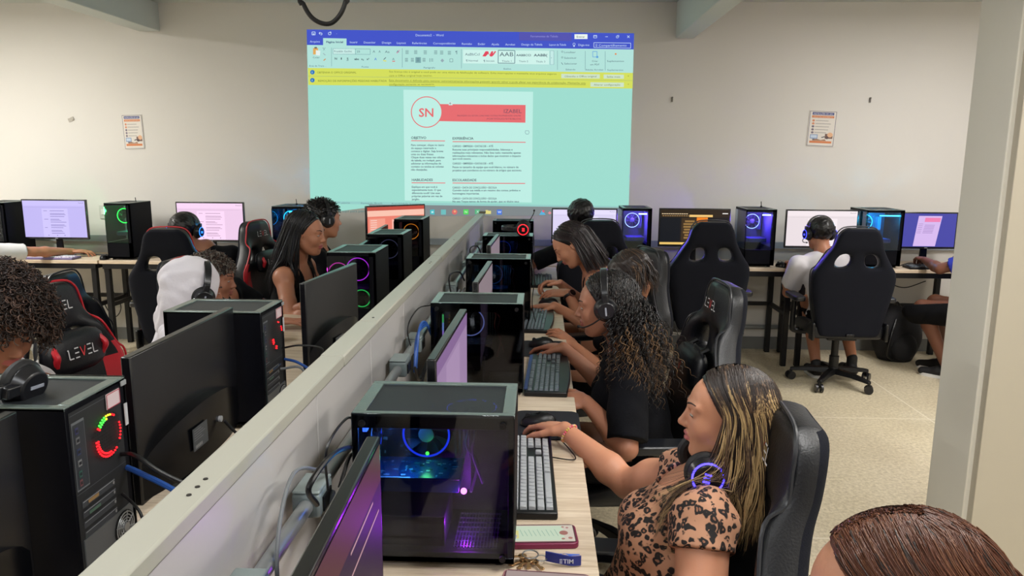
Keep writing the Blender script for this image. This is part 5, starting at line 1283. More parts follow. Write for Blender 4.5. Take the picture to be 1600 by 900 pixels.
class Head:
    def __init__(s, c, fwd, up=(0, 0, 1), k=.93):
        s.c = V3(*c); s.f = unit(fwd); up = unit(up); s.r = unit(np.cross(s.f, up)); s.u = np.cross(s.r, s.f); s.k = k; s.R = np.array([s.r, s.f, s.u])
    def w(s, x, y, z): return s.c+s.k*(x*s.r+y*s.f+z*s.u)
    def loc(s, P): return (P-s.c) @ s.R.T/s.k
    def add(s, v, female=True, ears=True):
        k = s.k; E = lambda c, r, kk=.012, sub=False, Rm=None: v.ell(s.w(*c), np.array(r)*k, s.R if Rm is None else Rm, kk*k, sub=sub)
        C = lambda a, b, ra, rb, kk=.01, sub=False: v.cone(s.w(*a), s.w(*b), ra*k, rb*k, kk*k, sub=sub)
        E((0, -.018, .038), (.0735, .094, .080), .02)
        E((0, .030, .020), (.062, .062, .068), .03)
        E((0, .034, -.030), (.055, .056, .062), .03)
        E((0, .040, -.070), (.038 if female else .044, .042, .036), .03)
        E((0, .066, -.096), (.017 if female else .022, .015, .012), .02)
        for q in (-1, 1):
            C((q*.050, .0, -.045), (q*.024, .050, -.088), .018, .014, .03)          # jaw line
            E((q*.036, .060, -.028), (.022, .020, .022), .025)                       # cheek
            E((q*.031, .0865, .010), (.019, .014, .011), .012, True)                 # socket
            E((q*.031, .0735, .006), (.0150, .0150, .0120), .004)                    # lid
            C((q*.014, .086, .024), (q*.046, .074, .024), .008, .006, .014)          # brow
            E((q*.0095, .095, -.030), (.0075, .0105, .0070), .006)                   # nostril
            if ears:
                E((q*.074, -.006, -.004), (.007, .018, .031), .006)
                E((q*.079, -.001, -.002), (.006, .009, .018), .005, True)
        C((0, .083, .018), (0, .1055, -.022), .0075, .0085, .010)                    # nose
        E((0, .1075, -.0265), (.0085, .0085, .0075), .006)
        E((0, .0885, -.0520), (.0205, .0095, .0055), .006); E((0, .0945, -.0505), (.009, .005, .0045), .005)
        E((0, .0880, -.0645), (.0175, .0105, .0065), .006)
        E((0, .1000, -.0580), (.022, .006, .0016), .004, True)
        E((0, .088, -.079), (.016, .006, .006), .010, True)
    def lips_idx(s, Cc):
        L = s.loc(Cc); a = ((L[:, 0]/.0235)**2+((L[:, 2]+.058)/.0125)**2) < 1; return a & (L[:, 1] > .080)
    def eyes(s, parent, look=(0, 1, -.2), open_=True, brow=(28, 22, 20), h=.0):
        k = s.k
        for q in (-1, 1):
            if open_:
                RT = Matrix([[s.r[i], s.f[i], s.u[i]] for i in range(3)]).to_4x4()
                e = MB().sphere((0, 0, 0), (.0118*k, .0060*k, .0040*k), 16, T=RT).obj('eye', mat('eye_white', (176, 166, 160), .3), parent, smooth=80)
                e.location = s.w(q*.031, .0838, .0035)
                MB().sphere((q*-.001+look[0]*.004, .0022*k, look[2]*.0016), (.0048*k, .0044*k, .0036*k), 12, T=RT).obj('iris', mat('iris_dark', (30, 18, 14), .2), e, smooth=80)
            # lashes and brow
            P = [s.w(q*(.031+.0155*t), .0895-.006*t*t-.001, .0035-.004*t*t+(0 if open_ else -.003)) for t in np.linspace(-1, 1, 9)]
            MB().tube(P, [.0006*k+.0010*k*(1-abs(t)) for t in np.linspace(-1, 1, 9)], 6).obj('eyelashes', paint((16, 12, 12), .6), parent)
            P = [s.w(q*(.014+.034*t), .0945-.017*t*t*.9+.0005, .0265+.006*sin(t*2.4)) for t in np.linspace(0, 1, 9)]
            MB().tube(P, [(.0030-.0018*t)*k for t in np.linspace(0, 1, 9)], 6).obj('eyebrow', paint(brow, .8), parent)

def hand(v, w, d, n, k=.93, side=1, pose='relax', rr=1.0):
    """wrist w, direction d of the palm, n = back-of-hand normal, side=+1 when the thumb is on the d x n side"""
    d = unit(d); n = unit(n-np.dot(n, d)*d); t = np.cross(d, n)*side; w = V3(*w)
    L = lambda a, b, c: w+k*(a*d+b*t+c*n)     # along, thumbwards, backwards
    Rm = np.array([d, t, n])
    v.ell(L(.048, 0, 0), np.array([.050, .040, .0155])*k, Rm, .012*k)
    v.ell(L(.030, .020, -.004), np.array([.032, .020, .014])*k, Rm, .012*k)
    curl = {'relax': (15, 25, 18), 'mouse': (18, 26, 16), 'flat': (4, 8, 5), 'grip': (55, 70, 45), 'type': (25, 45, 25), 'pinch': (40, 45, 30)}[pose]
    F = [(.030, .088, .040, .025, .019), (.010, .092, .045, .028, .020), (-.011, .088, .041, .026, .019), (-.030, .080, .032, .020, .017)]
    for i, (b, a0, l1, l2, l3) in enumerate(F):
        ex = (i-1.3)*3; p = L(a0, b, 0); sp = (b*1.6)
        dd = unit(d+t*sp); ang = 0; r0 = [.0092, .0096, .0090, .0080][i]*k*rr; v.cone(L(.045, b*.8, .001), p, r0*1.1, r0*1.02, .007*k)
        for l, c, q0, q1 in ((l1, curl[0]+ex, 1, .93), (l2, curl[1]+ex, .93, .85), (l3, curl[2], .85, .72)):
            ang += radians(c); e = p+k*l*(dd*cos(ang)-n*sin(ang)); v.cone(p, e, r0*q0, r0*q1, .0025*k); p = e
    # thumb
    p = L(.018, .030, -.004); dd = unit(d*.72+t*.66-n*.22)
    q = p+k*.038*dd; v.cone(L(.010, .018, -.002), p, .014*k, .0125*k, .010*k); v.cone(p, q, .0125*k, .0108*k, .006*k)
    dd2 = unit(d*.9+t*.32-n*.25) ; e = q+k*.030*dd2; v.cone(q, e, .0104*k, .0098*k, .003*k); e2 = e+k*.022*unit(dd2-n*.15); v.cone(e, e2, .0098*k, .0078*k, .003*k)

def ik(s, w, l1, l2, hint):
    s, w = V3(*s), V3(*w); d = w-s; L = np.linalg.norm(d); Lm = (l1+l2)*.999
    if L > Lm: w = s+d/L*Lm; L = Lm; d = w-s
    a = (l1*l1-l2*l2+L*L)/(2*L); h = math.sqrt(max(0, l1*l1-a*a)); u = d/L; q = V3(*hint); q = unit(q-np.dot(q, u)*u)
    return s+u*a+q*h, w

class Body:
    def __init__(s, pel, chest, face, k=.93, female=True, fat=1.0, shw=None):
        """pel = hip centre, chest = point midway between the shoulders, face = heading (x, y)"""
        s.k = k; s.pel = V3(*pel); s.ch = V3(*chest); s.up = unit(s.ch-s.pel); f = V3(face[0], face[1], 0); s.f = unit(f-np.dot(f, s.up)*s.up); s.r = np.cross(s.f, s.up)
        w = shw or (.160 if female else .175); s.S = {1: s.ch+s.r*w*k, -1: s.ch-s.r*w*k}; s.fem = female; s.fat = fat; s.up_arm = 1.0
        s.Hh = {1: s.pel+s.r*.085*k, -1: s.pel-s.r*.085*k}; s.arm = {}; s.leg = {}; s.hands = {}
    def W(s, x, y, z): return s.pel+s.k*(x*s.r+y*s.f)+s.up*z*np.linalg.norm(s.ch-s.pel)   # z as a fraction of the trunk
    def reach(s, side, wrist, hint=(0, 0, -1), hd=None, hn=(0, 0, 1), pose='relax', thumb=None, lens=(.275, .245)):
        el, w = ik(s.S[side], wrist, lens[0]*s.k, lens[1]*s.k, hint); s.arm[side] = (el, w)
        hd = unit(w-el) if hd is None else unit(hd)
        # a right hand, palm down and pointing away, has its thumb on the left (= n x d); d x n for the left
        s.hands[side] = (w, hd, V3(*hn), (-1 if side == 1 else 1)*(thumb or 1), pose); return s
    def legs(s, knee=None, ankle=None):
        for q in (1, -1):
            kn = V3(*knee[q]) if knee else s.Hh[q]+unit(V3(s.f[0], s.f[1], 0))*.42*s.k+s.r*q*.03+V3(0, 0, .02)
            an = V3(*ankle[q]) if ankle else V3(kn[0], kn[1], .075)+unit(V3(s.f[0], s.f[1], 0))*.03
            s.leg[q] = (kn, an)
        return s
    def torso(s, v, g=0.0, hips=True, k0=.045, z0=None, bust=True):
        k = s.k; f = s.fat; Rm = np.array([s.r, s.f, s.up])
        if hips: v.ell(s.pel, (V3(.165, .115, .10)*f*k+g), Rm, k0)
        v.cone(s.W(0, 0, .15), s.W(0, .0, .50), .105*f*k+g, .098*f*k+g, k0)
        v.ell(s.W(0, -.005, .40), (V3(.125, .095, .12)*f*k+g), Rm, k0)
        v.ell(s.W(0, .005, .72), (V3(.140, .100, .16)*k*(.5+.5*f)+g), Rm, k0)
        v.ell(s.W(0, -.01, .92), (V3(.135, .075, .07)*k+g), Rm, k0)
        if s.fem and bust:
            for q in (1, -1): v.ell(s.W(q*.062, .085, .66), (V3(.060, .052, .058)*k*f+g), Rm, .03)
    def limbs(s, v, g=0.0, arms=True, legs=True, up=None):
        k = s.k; up = up or s.up_arm; fo = .5+.5*up
        for q in (1, -1):
            if arms and q in s.arm:
                el, w = s.arm[q]; S = s.S[q]
                v.cone(s.W(0, -.005, .96), S-s.up*.008, .055*k+g, .050*k+g, .03)
                v.ell(S-s.up*.012, V3(.052, .052, .052)*k*up+g, None, .03)
                v.cone(S-s.up*.015, S*.4+el*.6, .048*k*up+g, .043*k*up+g, .02); v.cone(S*.4+el*.6, el, .043*k*up+g, .036*k*fo+g, .015)
                m = el*.72+w*.28; v.cone(el, m, .036*k*fo+g, .040*k*fo+g, .015); v.cone(m, w, .040*k*fo+g, .0250*k+g, .015)
            if legs and q in s.leg:
                kn, an = s.leg[q]; v.cone(s.Hh[q], kn, .082*k+g, .056*k+g, .03)
                m = kn*.7+an*.3; v.cone(kn, m, .054*k+g, .054*k+g, .02); v.cone(m, an, .054*k+g, .034*k+g, .02)
    def neck(s, v, hd, g=0):
        v.cone(s.W(0, -.005, .98), hd.w(0, -.028, -.055), .060*s.k+g, .050*s.k+g, .03)
        v.cone(s.W(0, -.01, .96), s.W(0, -.02, 1.10), .075*s.k+g, .055*s.k+g, .03)

def person(label, body, hd, skin, h=.006, group='people in the room', cat='person', lips=(170, 90, 86), feet=False, face=True, look=(0, 1, -.3), eyes_open=True, brow=(28, 22, 20), ears=True, crop=None):
    v = Vol()
    body.torso(v); body.limbs(v); body.neck(v, hd); hd.add(v, body.fem, ears)
    for q, (w, d, n, th, pose) in body.hands.items():
        if pose: hand(v, w, d, n, body.k, th, pose)
    V, F = surface(v, h, clip=crop)
    C = V[F].mean(1); mi = hd.lips_idx(C).astype(int) if face else np.zeros(len(F), int)
    o = np_mesh('person', V, F, [skin, mat('lips_%02x%02x%02x' % lips, lips, .4)], mi)
    tag(o, label, cat, group)
    if face: hd.eyes(o, look, eyes_open, brow)
    return o, v

def garment(name, parent, vol, m, h=.006, clip=None, amp=.0016, fr=38, extra=None):
    vol.amp = amp; vol.fr = fr; V, F = surface(vol, h, clip=clip, extra=extra)
    return np_mesh(name, V, F, [m], None, parent)
def shirt(name, parent, body, m, sleeve=(.55, .55), g=.010, h=.006, hem=.02, neck=.045, clip=None, bust=True, amp=.0018, loose=0, neckdrop=.0, sleeveless=False, up=None):
    up = up or body.up_arm; v = Vol(); body.torso(v, g+loose, hips=hem < .05, bust=bust); k = body.k
    for q, fr in ((1, sleeve[0]), (-1, sleeve[1])):
        if q not in body.arm or fr <= 0: continue
        el, w = body.arm[q]; S = body.S[q]; up = 1+(up-1)*.8
        v.cone(body.W(0, -.005, .955), S-body.up*.008, .055*k+g, .052*k+g, .03)
        def cutcone(a, b, ra, rb, t):
            d = unit(b-a); e = a+(b-a)*t; v.cone(a, b, ra, rb, .015, clips=[(e, d)])
        if fr <= 1: cutcone(S-body.up*.012, el, .052*k*up+g*1.2+loose, .046*k*up+g*1.5+loose, fr)
        else:
            v.cone(S-body.up*.012, el, .052*k+g+loose, .043*k+g, .015); cutcone(el, w, .042*k+g, .030*k+g, fr-1)
    Nk = body.W(0, .035, 1.06+neckdrop*-1)
    v.ell(Nk, (neck*k*1.55, neck*k*1.35, neck*k*1.25), np.array([body.r, body.f, body.up]), .006, sub=True)
    cl = list(clip or [])
    if hem > 0: cl.append((body.W(0, 0, hem), -body.up))
    return garment(name, parent, v, m, h, cl, amp)
def trousers(name, parent, body, m, g=.008, h=.008, frac=1.0, top=.12):
    v = Vol(); k = body.k; Rm = np.array([body.r, body.f, body.up])
    v.ell(body.pel, V3(.165, .118, .105)*k*body.fat+g, Rm, .04)
    for q in (1, -1):
        kn, an = body.leg[q]; v.cone(body.Hh[q], kn, .084*k+g, .060*k+g, .03)
        if frac > 0: e = kn+(an-kn)*frac; v.cone(kn, an, .058*k+g, .046*k+g, .02, clips=[(e, unit(an-kn))])
    return garment(name, parent, v, m, h, [(body.W(0, 0, top), body.up)])
def shoes(parent, body, m, sole=(225, 225, 225)):
    for q in (1, -1):
        kn, an = body.leg[q]; f = unit(V3(body.f[0], body.f[1], 0)); v = Vol(); z = .012
        a = V3(an[0], an[1], 0)
        v.cone(a-f*.03+V3(0, 0, .045), a+f*.05+V3(0, 0, .045), .036, .036, .02); v.cone(a+f*.05+V3(0, 0, .04), a+f*.15+V3(0, 0, .030), .036, .028, .02); v.cone(a+V3(0, 0, .05), V3(*an)+V3(0, 0, .01), .036, .036, .02)
        s = garment('shoe', parent, v, m, .006, [((0, 0, .006), (0, 0, -1))], 0)
        b = MB().prism([(a[0]+f[0]*(.055+.115*cos(t))-f[1]*.041*sin(t), a[1]+f[1]*(.055+.115*cos(t))+f[0]*.041*sin(t)) for t in [2*pi*i/20 for i in range(20)]], .0, .022, 'z').obj('sole', paint(sole, .6), s)

# ------------------------------------------------------------------ hair
def hair_cap(name, parent, hd, m, g=.010, hair_line=-.008, amp=.002, fr=90, h=.005, low=-.05, back=0.0, sides=True, extra=None):
    v = Vol(); k = hd.k
    v.ell(hd.w(0, -.020, .040), V3(.0735+g, .094+g, .080+g)*k, hd.R, .02*k)
    v.ell(hd.w(0, .020, .030), V3(.064+g, .062+g, .062+g)*k, hd.R, .03*k)
    if back: v.ell(hd.w(0, -.055, -.02), V3(.064+g, .055+g+back, .065)*k, hd.R, .03*k)
    n = unit(hd.R.T @ V3(0, .846, -.533)); p = hd.w(0, .080+hair_line, .068)
    n2 = unit(hd.R.T @ V3(0, .12, -1)); p2 = hd.w(0, 0, low)
    if extra: extra(v)
    return garment(name, parent, v, m, h, [(p, n), (p2, n2)], amp, fr)

def scalp_dirs(n, rng, zmin=-.2):
    D = []
    while len(D) < n:
        v = rng.normal(size=3); v /= np.linalg.norm(v)
        if v[2] > zmin and (.846*(v[1]*.094-.02)-.533*(v[2]*.08+.04) < .846*.078-.533*.068): D.append(v)
    return np.array(D)

def pushout(P, vols, gap=.006, it=3):
    sh = P.shape; Q = P.reshape(-1, 3).copy()
    for _ in range(it):
        for v in vols:
            d = v.eval(Q, .05); m = np.nonzero(d < gap)[0]
            if not len(m): continue
            e = .002; q = Q[m]
            g = np.stack([v.eval(q+V3(*(e if a == b else 0 for b in range(3))), .05)-v.eval(q-V3(*(e if a == b else 0 for b in range(3))), .05) for a in range(3)], -1)
            g /= np.linalg.norm(g, axis=1, keepdims=True)+1e-9
            Q[m] += g*np.minimum(gap-d[m], .05)[:, None]
    return Q.reshape(sh)

def long_hair(parent, hd, mats, n=500, length=.40, m=20, rad=.0016, seed=1, part=0.0, vols=(), drift=None, curl=0, freq=60, pick=None, spread=.02, front=-.05, name='hair', wave=.0, tips=.2, puff=1.0, side_keep=None, sides=4, roots=None, lenjit=.15, clump=1, dpow=1.0):
    """strands that leave a parting, follow the skull and fall with gravity"""
    rng = np.random.default_rng(seed); k = hd.k; out = []; mi = []
    down = V3(0, 0, -1)
    r3 = V3(.0735, .094, .080)*1.10*puff
    for i in range(n):
        if i % clump == 0:
            s = rng.uniform(0, 1); q = rng.choice([-1, 1]) if side_keep is None else side_keep[rng.integers(len(side_keep))]
            fam = rng.uniform() < .55; az = rng.uniform(.15, 1.0); L = length*(1-lenjit*rng.uniform()); jj = rng.normal(size=3)*spread; lift = rng.uniform(0, .004); pick_i = rng.integers(1000); th0 = rng.uniform(0, .9)**1.5
        P = []
        ln = L; nth = 8
        if fam: # sides: plane y = const, swept back
            y0 = .074-.146*s
            for a in range(nth):
                th = th0*.8+(1.75-th0*.8)*a/(nth-1); yy = y0+front*(a/(nth-1))**1.8*(1-.3*s); c = math.sqrt(max(.05, 1-(yy/r3[1])**2))
                c *= .985 if a == 0 else 1; P.append(hd.w(part*(1-a/(nth-1))+q*r3[0]*sin(th)*c, -.018+yy, .038+r3[2]*cos(th)*c+lift))
        else:   # back and lower sides: meridians from the crown
            ph = pi/2+az*pi/2
            for a in range(nth):
                th = .25+th0*.8+(1.95-.25-th0*.8)*a/(nth-1)
                P.append(hd.w(q*r3[0]*sin(th)*sin(ph)*1.0, -.018+r3[1]*sin(th)*cos(ph), .038+r3[2]*cos(th)+lift))
        e = P[-1]; o = unit(e-hd.w(0, -.018, .0)); o[2] = 0
        rest = m-nth; dv = V3(0, 0, 0) if drift is None else drift(hd.loc(e[None])[0], q, fam)
        for a in range(1, rest+1):
            t = a/rest; P.append(e+down*ln*t+o*.020*math.sin(min(1, t*1.5)*1.6)*k+(jj*t)+dv*t**dpow+wave*math.sin(t*9+pick_i)*unit(o+V3(.1, .2, 0)))
        out.append(P+rng.normal(size=3)*.0015*(1 if clump == 1 else 2.2)*np.linspace(.25, 1, len(P))[:, None])
        mi.append(pick(rng, pick_i, m, s) if pick else np.zeros(m-1))
    P = np.array(out)
    if vols: P = pushout(P, vols)
    if m > 4: # light smoothing along the strand
        for _ in range(2): P[:, 1:-1] = .5*P[:, 1:-1]+.25*(P[:, :-2]+P[:, 2:])
    if curl:
        # resample finer then wind
        M2 = int(m*3.4); t0 = np.linspace(0, m-1, M2); i0 = np.minimum(t0.astype(int), m-2); fr = (t0-i0)[None, :, None]
        P = P[:, i0]*(1-fr)+P[:, i0+1]*fr
        T = np.gradient(P, axis=1); seg = np.linalg.norm(T, axis=2); T /= seg[..., None]+1e-9; arc = np.cumsum(seg, 1)
        ref = np.zeros_like(T); ref[..., 0] = .9; ref[..., 1] = .4; A = np.cross(T, ref); A /= np.linalg.norm(A, axis=2, keepdims=True)+1e-9; B = np.cross(T, A)
        ph = rng.uniform(0, 2*pi, (len(P), 1)); fq = freq*rng.uniform(.8, 1.25, (len(P), 1)); am = (curl*np.clip(arc/.12, .15, 1))[..., None]*rng.uniform(.6, 1.2, (len(P), 1, 1))
        P = P+am*(A*np.cos(arc*fq+ph)[..., None]+B*np.sin(arc*fq+ph)[..., None])
        mi = [np.asarray(x)[np.minimum(i0[:-1], m-2)] for x in mi]
    mm = P.shape[1]; rr = rad*np.concatenate([np.full(mm-mm//3, 1.0), np.linspace(1, tips, mm//3)])
    return strands_mesh(name, P, rr, mats, np.array(mi), parent, sides)

def curly_top(parent, hd, mats, n=400, ln=.05, rad=.0018, curl=.006, freq=180, seed=3, g=.012, zmin=-.3, name='curls', shape=None, m=16):
    rng = np.random.default_rng(seed); D = scalp_dirs(n, rng, zmin); k = hd.k
    R0 = V3(.0735, .094, .080)+g; base = (D*R0+V3(0, -.018, .038))
    t = np.linspace(0, 1, m)[None, :, None]; L = ln*rng.uniform(.6, 1.1, (n, 1, 1))
    if shape is not None: L = L*np.array([shape(d) for d in D])[:, None, None]
    J = rng.normal(size=(n, 1, 3))*.35; Dr = D[:, None, :]+J; Dr /= np.linalg.norm(Dr, axis=2, keepdims=True)
    P = base[:, None, :]+Dr*L*t-V3(0, 0, 1)*(L*t*t*.25)
    A = np.cross(Dr, V3(.3, .2, .93)); A /= np.linalg.norm(A, axis=2, keepdims=True)+1e-9; B = np.cross(Dr, A)
    ph = rng.uniform(0, 6.28, (n, 1, 1)); arc = L*t
    P = P+curl*np.minimum(1, t*4)*(A*np.cos(arc*freq+ph)+B*np.sin(arc*freq+ph))
    Wd = hd.c+k*(P @ hd.R)
    return strands_mesh(name, Wd, rad*k, mats, rng.integers(0, len(mats), n), parent, 4)
# ================================================================== the people
SK1 = skin_mat('skin_warm', (196, 138, 108)); SK2 = skin_mat('skin_brown', (160, 108, 84)); SK3 = skin_mat('skin_tan', (176, 120, 92)); SK4 = skin_mat('skin_deep', (112, 70, 52))
HD = mat('hair_black', (14, 12, 14), .38, spec=.5); HB = mat('hair_darkbrown', (38, 27, 24), .4, spec=.5); HBL = mat('hair_blonde', (176, 148, 104), .4, spec=.5); HM = mat('hair_midbrown', (92, 70, 52), .4, spec=.5)
HRD = mat('hair_auburn', (86, 47, 30), .42, spec=.4); HRD2 = mat('hair_auburn_light', (108, 66, 42), .4, spec=.5); HCO = mat('hair_caramel', (110, 82, 54), .45); HAF = mat('hair_afro', (40, 28, 24), .6); HAF2 = mat('hair_afro_light', (82, 60, 50), .6); HGR = mat('hair_grey_tips', (112, 106, 98), .5)
TEE_B = mat('black_tee', (8, 9, 15), .9, spec=.2, bump=.25, bscale=180); TEE_W = mat('white_tee', (214, 210, 214), .85, bump=.25, bscale=120); TEE_BL = mat('blue_tee', (24, 40, 150), .8); DEN = mat('dark_denim', (26, 32, 52), .85, bump=.3, bscale=300); BLKC = mat('black_cloth', (8, 8, 12), .9, spec=.2)
def leopard():
    m = mat('leopard_print', (206, 160, 124), .7); nt = m.node_tree; b = nt.nodes['Principled BSDF']; L = nt.links.new
    tc = nt.nodes.new('ShaderNodeTexCoord'); nz = nt.nodes.new('ShaderNodeTexNoise'); nz.inputs['Scale'].default_value = 34; nz.inputs['Detail'].default_value = 2
    mxv = nt.nodes.new('ShaderNodeMix'); mxv.data_type = 'RGBA'; mxv.blend_type = 'LINEAR_LIGHT'; mxv.inputs[0].default_value = .018
    L(tc.outputs['Object'], nz.inputs['Vector']); L(tc.outputs['Object'], mxv.inputs[6]); L(nz.outputs['Color'], mxv.inputs[7])
    v = nt.nodes.new('ShaderNodeTexVoronoi'); v.inputs['Scale'].default_value = 58; v.inputs['Randomness'].default_value = .85; L(mxv.outputs[2], v.inputs['Vector'])
    n2 = nt.nodes.new('ShaderNodeTexNoise'); n2.inputs['Scale'].default_value = 88; n2.inputs['Detail'].default_value = 2; L(tc.outputs['Object'], n2.inputs['Vector'])
    # ring-shaped blotches, broken by noise
    r = nt.nodes.new('ShaderNodeValToRGB'); e = r.color_ramp.elements; e[0].position = .0; e[0].color = (0, 0, 0, 1); e[1].position = .62; e[1].color = (0, 0, 0, 1)
    for p, c in ((.14, 0), (.20, 1), (.46, 1), (.54, 0)): q = e.new(p); q.color = (c, c, c, 1)
    L(v.outputs['Distance'], r.inputs[0])
    g = nt.nodes.new('ShaderNodeMath'); g.operation = 'GREATER_THAN'; g.inputs[1].default_value = .33; L(n2.outputs['Fac'], g.inputs[0])
    mu = nt.nodes.new('ShaderNodeMath'); mu.operation = 'MULTIPLY'; L(r.outputs[0], mu.inputs[0]); L(g.outputs[0], mu.inputs[1])
    c0 = nt.nodes.new('ShaderNodeValToRGB'); e = c0.color_ramp.elements; e[0].position = .0; e[0].color = (*lin((120, 68, 46)), 1); e[1].position = .30; e[1].color = (*lin((190, 140, 110)), 1); L(v.outputs['Distance'], c0.inputs[0])
    m2 = nt.nodes.new('ShaderNodeMix'); m2.data_type = 'RGBA'; L(mu.outputs[0], m2.inputs[0]); L(c0.outputs[0], m2.inputs[6]); m2.inputs[7].default_value = (*lin((20, 13, 14)), 1)
    L(m2.outputs[2], b.inputs['Base Color']); return m
LEO = leopard()

# ------------------------------------------------------------------ 1: woman in leopard print
hd = Head(atY(1136, 650, 1.50), (-.97, .16, .04), (0, .03, 1), k=.86)
B = Body((.225, 1.50, .50), (.355, 1.52, .835), (-.97, .12), k=.90, fat=1.0); B.up_arm = 1.25
wr = atZ(882, 671, .800)
B.reach(1, wr, (.0, .3, -1), hd=(-.62, .70, -.12), hn=(0, .1, 1), pose='mouse', lens=(.272, .258))
B.reach(-1, (.12, 1.37, .66), (.5, -.6, -.4), pose='relax')
B.legs(knee={1: (-.12, 1.66, .52), -1: (-.12, 1.38, .52)}, ankle={1: (-.05, 1.62, .08), -1: (-.05, 1.42, .08)})
P1, V1 = person('woman in a leopard print top with long highlighted hair reaching for her mouse', B, hd, SK1, h=.0032, lips=(176, 96, 94), eyes_open=True, look=(0, .9, -.55), group='people in the right-hand row', brow=(46, 32, 26))
tp = shirt('leopard_top', P1, B, LEO, sleeve=(.20, .24), g=.009, h=.0042, hem=.001, neck=.056, neckdrop=.03, amp=.0030, loose=.002)
trousers('trousers', P1, B, DEN)
shoes(P1, B, paint((40, 40, 46)))
hair_cap('hair_crown', P1, hd, HB, g=.005, hair_line=-.026, low=-.01, h=.0045, amp=.0008)
def pk1(rng, pi_, m, s):
    a = np.zeros(m-1, int); bl = pi_ % 10
    st = int((pi_ // 10) % 6)
    if bl < 6: a[st:] = 1; a[st:st+2] = 2
    elif bl < 8: a[st+2:] = 2
    return a
def dr1(l, q, fam):
    # the lower hair swings to the front of the near shoulder
    y = l[1]; w = np.clip((y+.075)/.10, 0, 1)
    return V3(-.16*w+.01, -.01*w, 0) if q < 0 else V3(.02, .02, 0)
V1b = Vol(); B.torso(V1b, .014); B.limbs(V1b, .012, legs=False)
V1h = Vol(); V1h.ell(hd.w(0, -.018, .038), V3(.0735, .094, .080)*hd.k*1.07, hd.R); V1h.cone(B.W(0, -.005, .98), hd.w(0, -.028, -.055), .056*.9, .050*.9, .02); V1h.ell(hd.w(0, .03, -.03), V3(.058, .058, .075)*hd.k, hd.R)
long_hair(P1, hd, [HB, HBL, HM], n=3600, length=.25, m=24, rad=.0009, seed=4, part=.006, vols=(V1b, V1h), drift=dr1, pick=pk1, spread=.016, front=-.045, wave=.004, name='long_hair', clump=4, lenjit=.35, dpow=4.5)
MB().sphere(hd.w(-.082, .004, -.036), .0032, 10).obj('earring', mat('pearl', (230, 226, 220), .2), P1)
# bead bracelet
w0 = B.arm[1][1]; dd = unit(B.arm[1][1]-B.arm[1][0]); A = unit(np.cross(dd, V3(0, 0, 1))); C = np.cross(A, dd); cB = w0-dd*.018
for nm, col, par in (('bracelet', None, 0),):
    t = empty('bead_bracelet', 'pink and yellow bead bracelet on the wrist of the woman in leopard print', 'bracelet', tuple(cB))
    for i in range(26):
        a = 2*pi*i/26; p = (A*cos(a)+C*sin(a))*.0275
        MB().sphere(tuple(p), .0036, 8).obj('bead', paint(((226, 130, 140), (230, 206, 120), (236, 196, 176), (220, 90, 110))[i % 4] if i % 5 else (220, 190, 90), .35), t)
# headset round her neck
M = frame(tuple(atY(1096, 722, 1.50)), (.22, 0, 1), (.93, -.05, .12)); headset('black headset with blue lights worn round the neck of the woman in leopard print', M, (60, 50, 255), .9, gs=7, r=.060, mic=False)
cable_h = None

# ------------------------------------------------------------------ 2: curly-haired woman with a headset
hd = Head(atY(946, 478, 2.48), (-.97, .10, -.10), (0, 0, 1), k=.92)
B = Body((.37, 2.52, .50), (.315, 2.52, .855), (-.97, .10), k=.93)
B.reach(1, atZ(880, 543, .795), (.3, .3, -1), hd=(-.85, .55, -.1), hn=(0, 0, 1), pose='mouse', lens=(.29, .27))
B.reach(-1, (.165, 2.40, .735), (.4, -.75, -.6), hd=(-1, .1, 0), hn=(0, -.5, .8), pose='relax')
B.legs(knee={1: (-.02, 2.66, .52), -1: (-.02, 2.42, .52)}, ankle={1: (.05, 2.62, .08), -1: (.05, 2.46, .08)})
P2, V2 = person('curly-haired woman in a black t-shirt wearing a headset', B, hd, SK2, h=.0048, lips=(150, 84, 80), group='people in the right-hand row')
shirt('t_shirt', P2, B, TEE_B, sleeve=(.6, .9), g=.012, h=.006, hem=.002, loose=.004, amp=.003)
trousers('trousers', P2, B, BLKC); shoes(P2, B, paint((30, 30, 34)))
D = Decal(lambda u, v, L: tuple(V3(*B.W(-.055, .162, .60))+.001*u*B.r*.9-.001*v*B.up), 0, rough=.8)
hair_cap('hair_crown', P2, hd, HD, g=.007, low=-.05, h=.006, amp=.002, hair_line=-.026)
V2b = Vol(); B.torso(V2b, .016); B.limbs(V2b, .014, legs=False)
V2h = Vol(); V2h.ell(hd.w(0, -.018, .038), V3(.0735, .094, .080)*hd.k*1.07, hd.R); V2h.ell(hd.w(0, .045, -.03), V3(.055, .062, .085)*hd.k, hd.R)
def dr2(l, q, fam):
    w = np.clip((l[1]-.01)/.06, 0, 1); return V3(.06-.06*w, -.02 if q < 0 else .03, 0)
def pk2(rng, pi_, m, s):
    a = np.zeros(m-1, int); 
    if pi_ % 3 == 0: a[int(m*.62):] = 1
    if pi_ % 7 == 0: a[:] = 2
    return a
long_hair(P2, hd, [HD, HCO, HB], n=900, length=.30, m=20, rad=.0017, seed=9, vols=(V2b, V2h), drift=dr2, pick=pk2, spread=.040, front=-.06, curl=.0075, freq=170, name='long_curls', puff=1.06, lenjit=.45)
M = frame(tuple(hd.w(0, -.004, .004)), hd.f, hd.u, hd.k); headset('black headset on the curly-haired woman', M, None, r=.094)

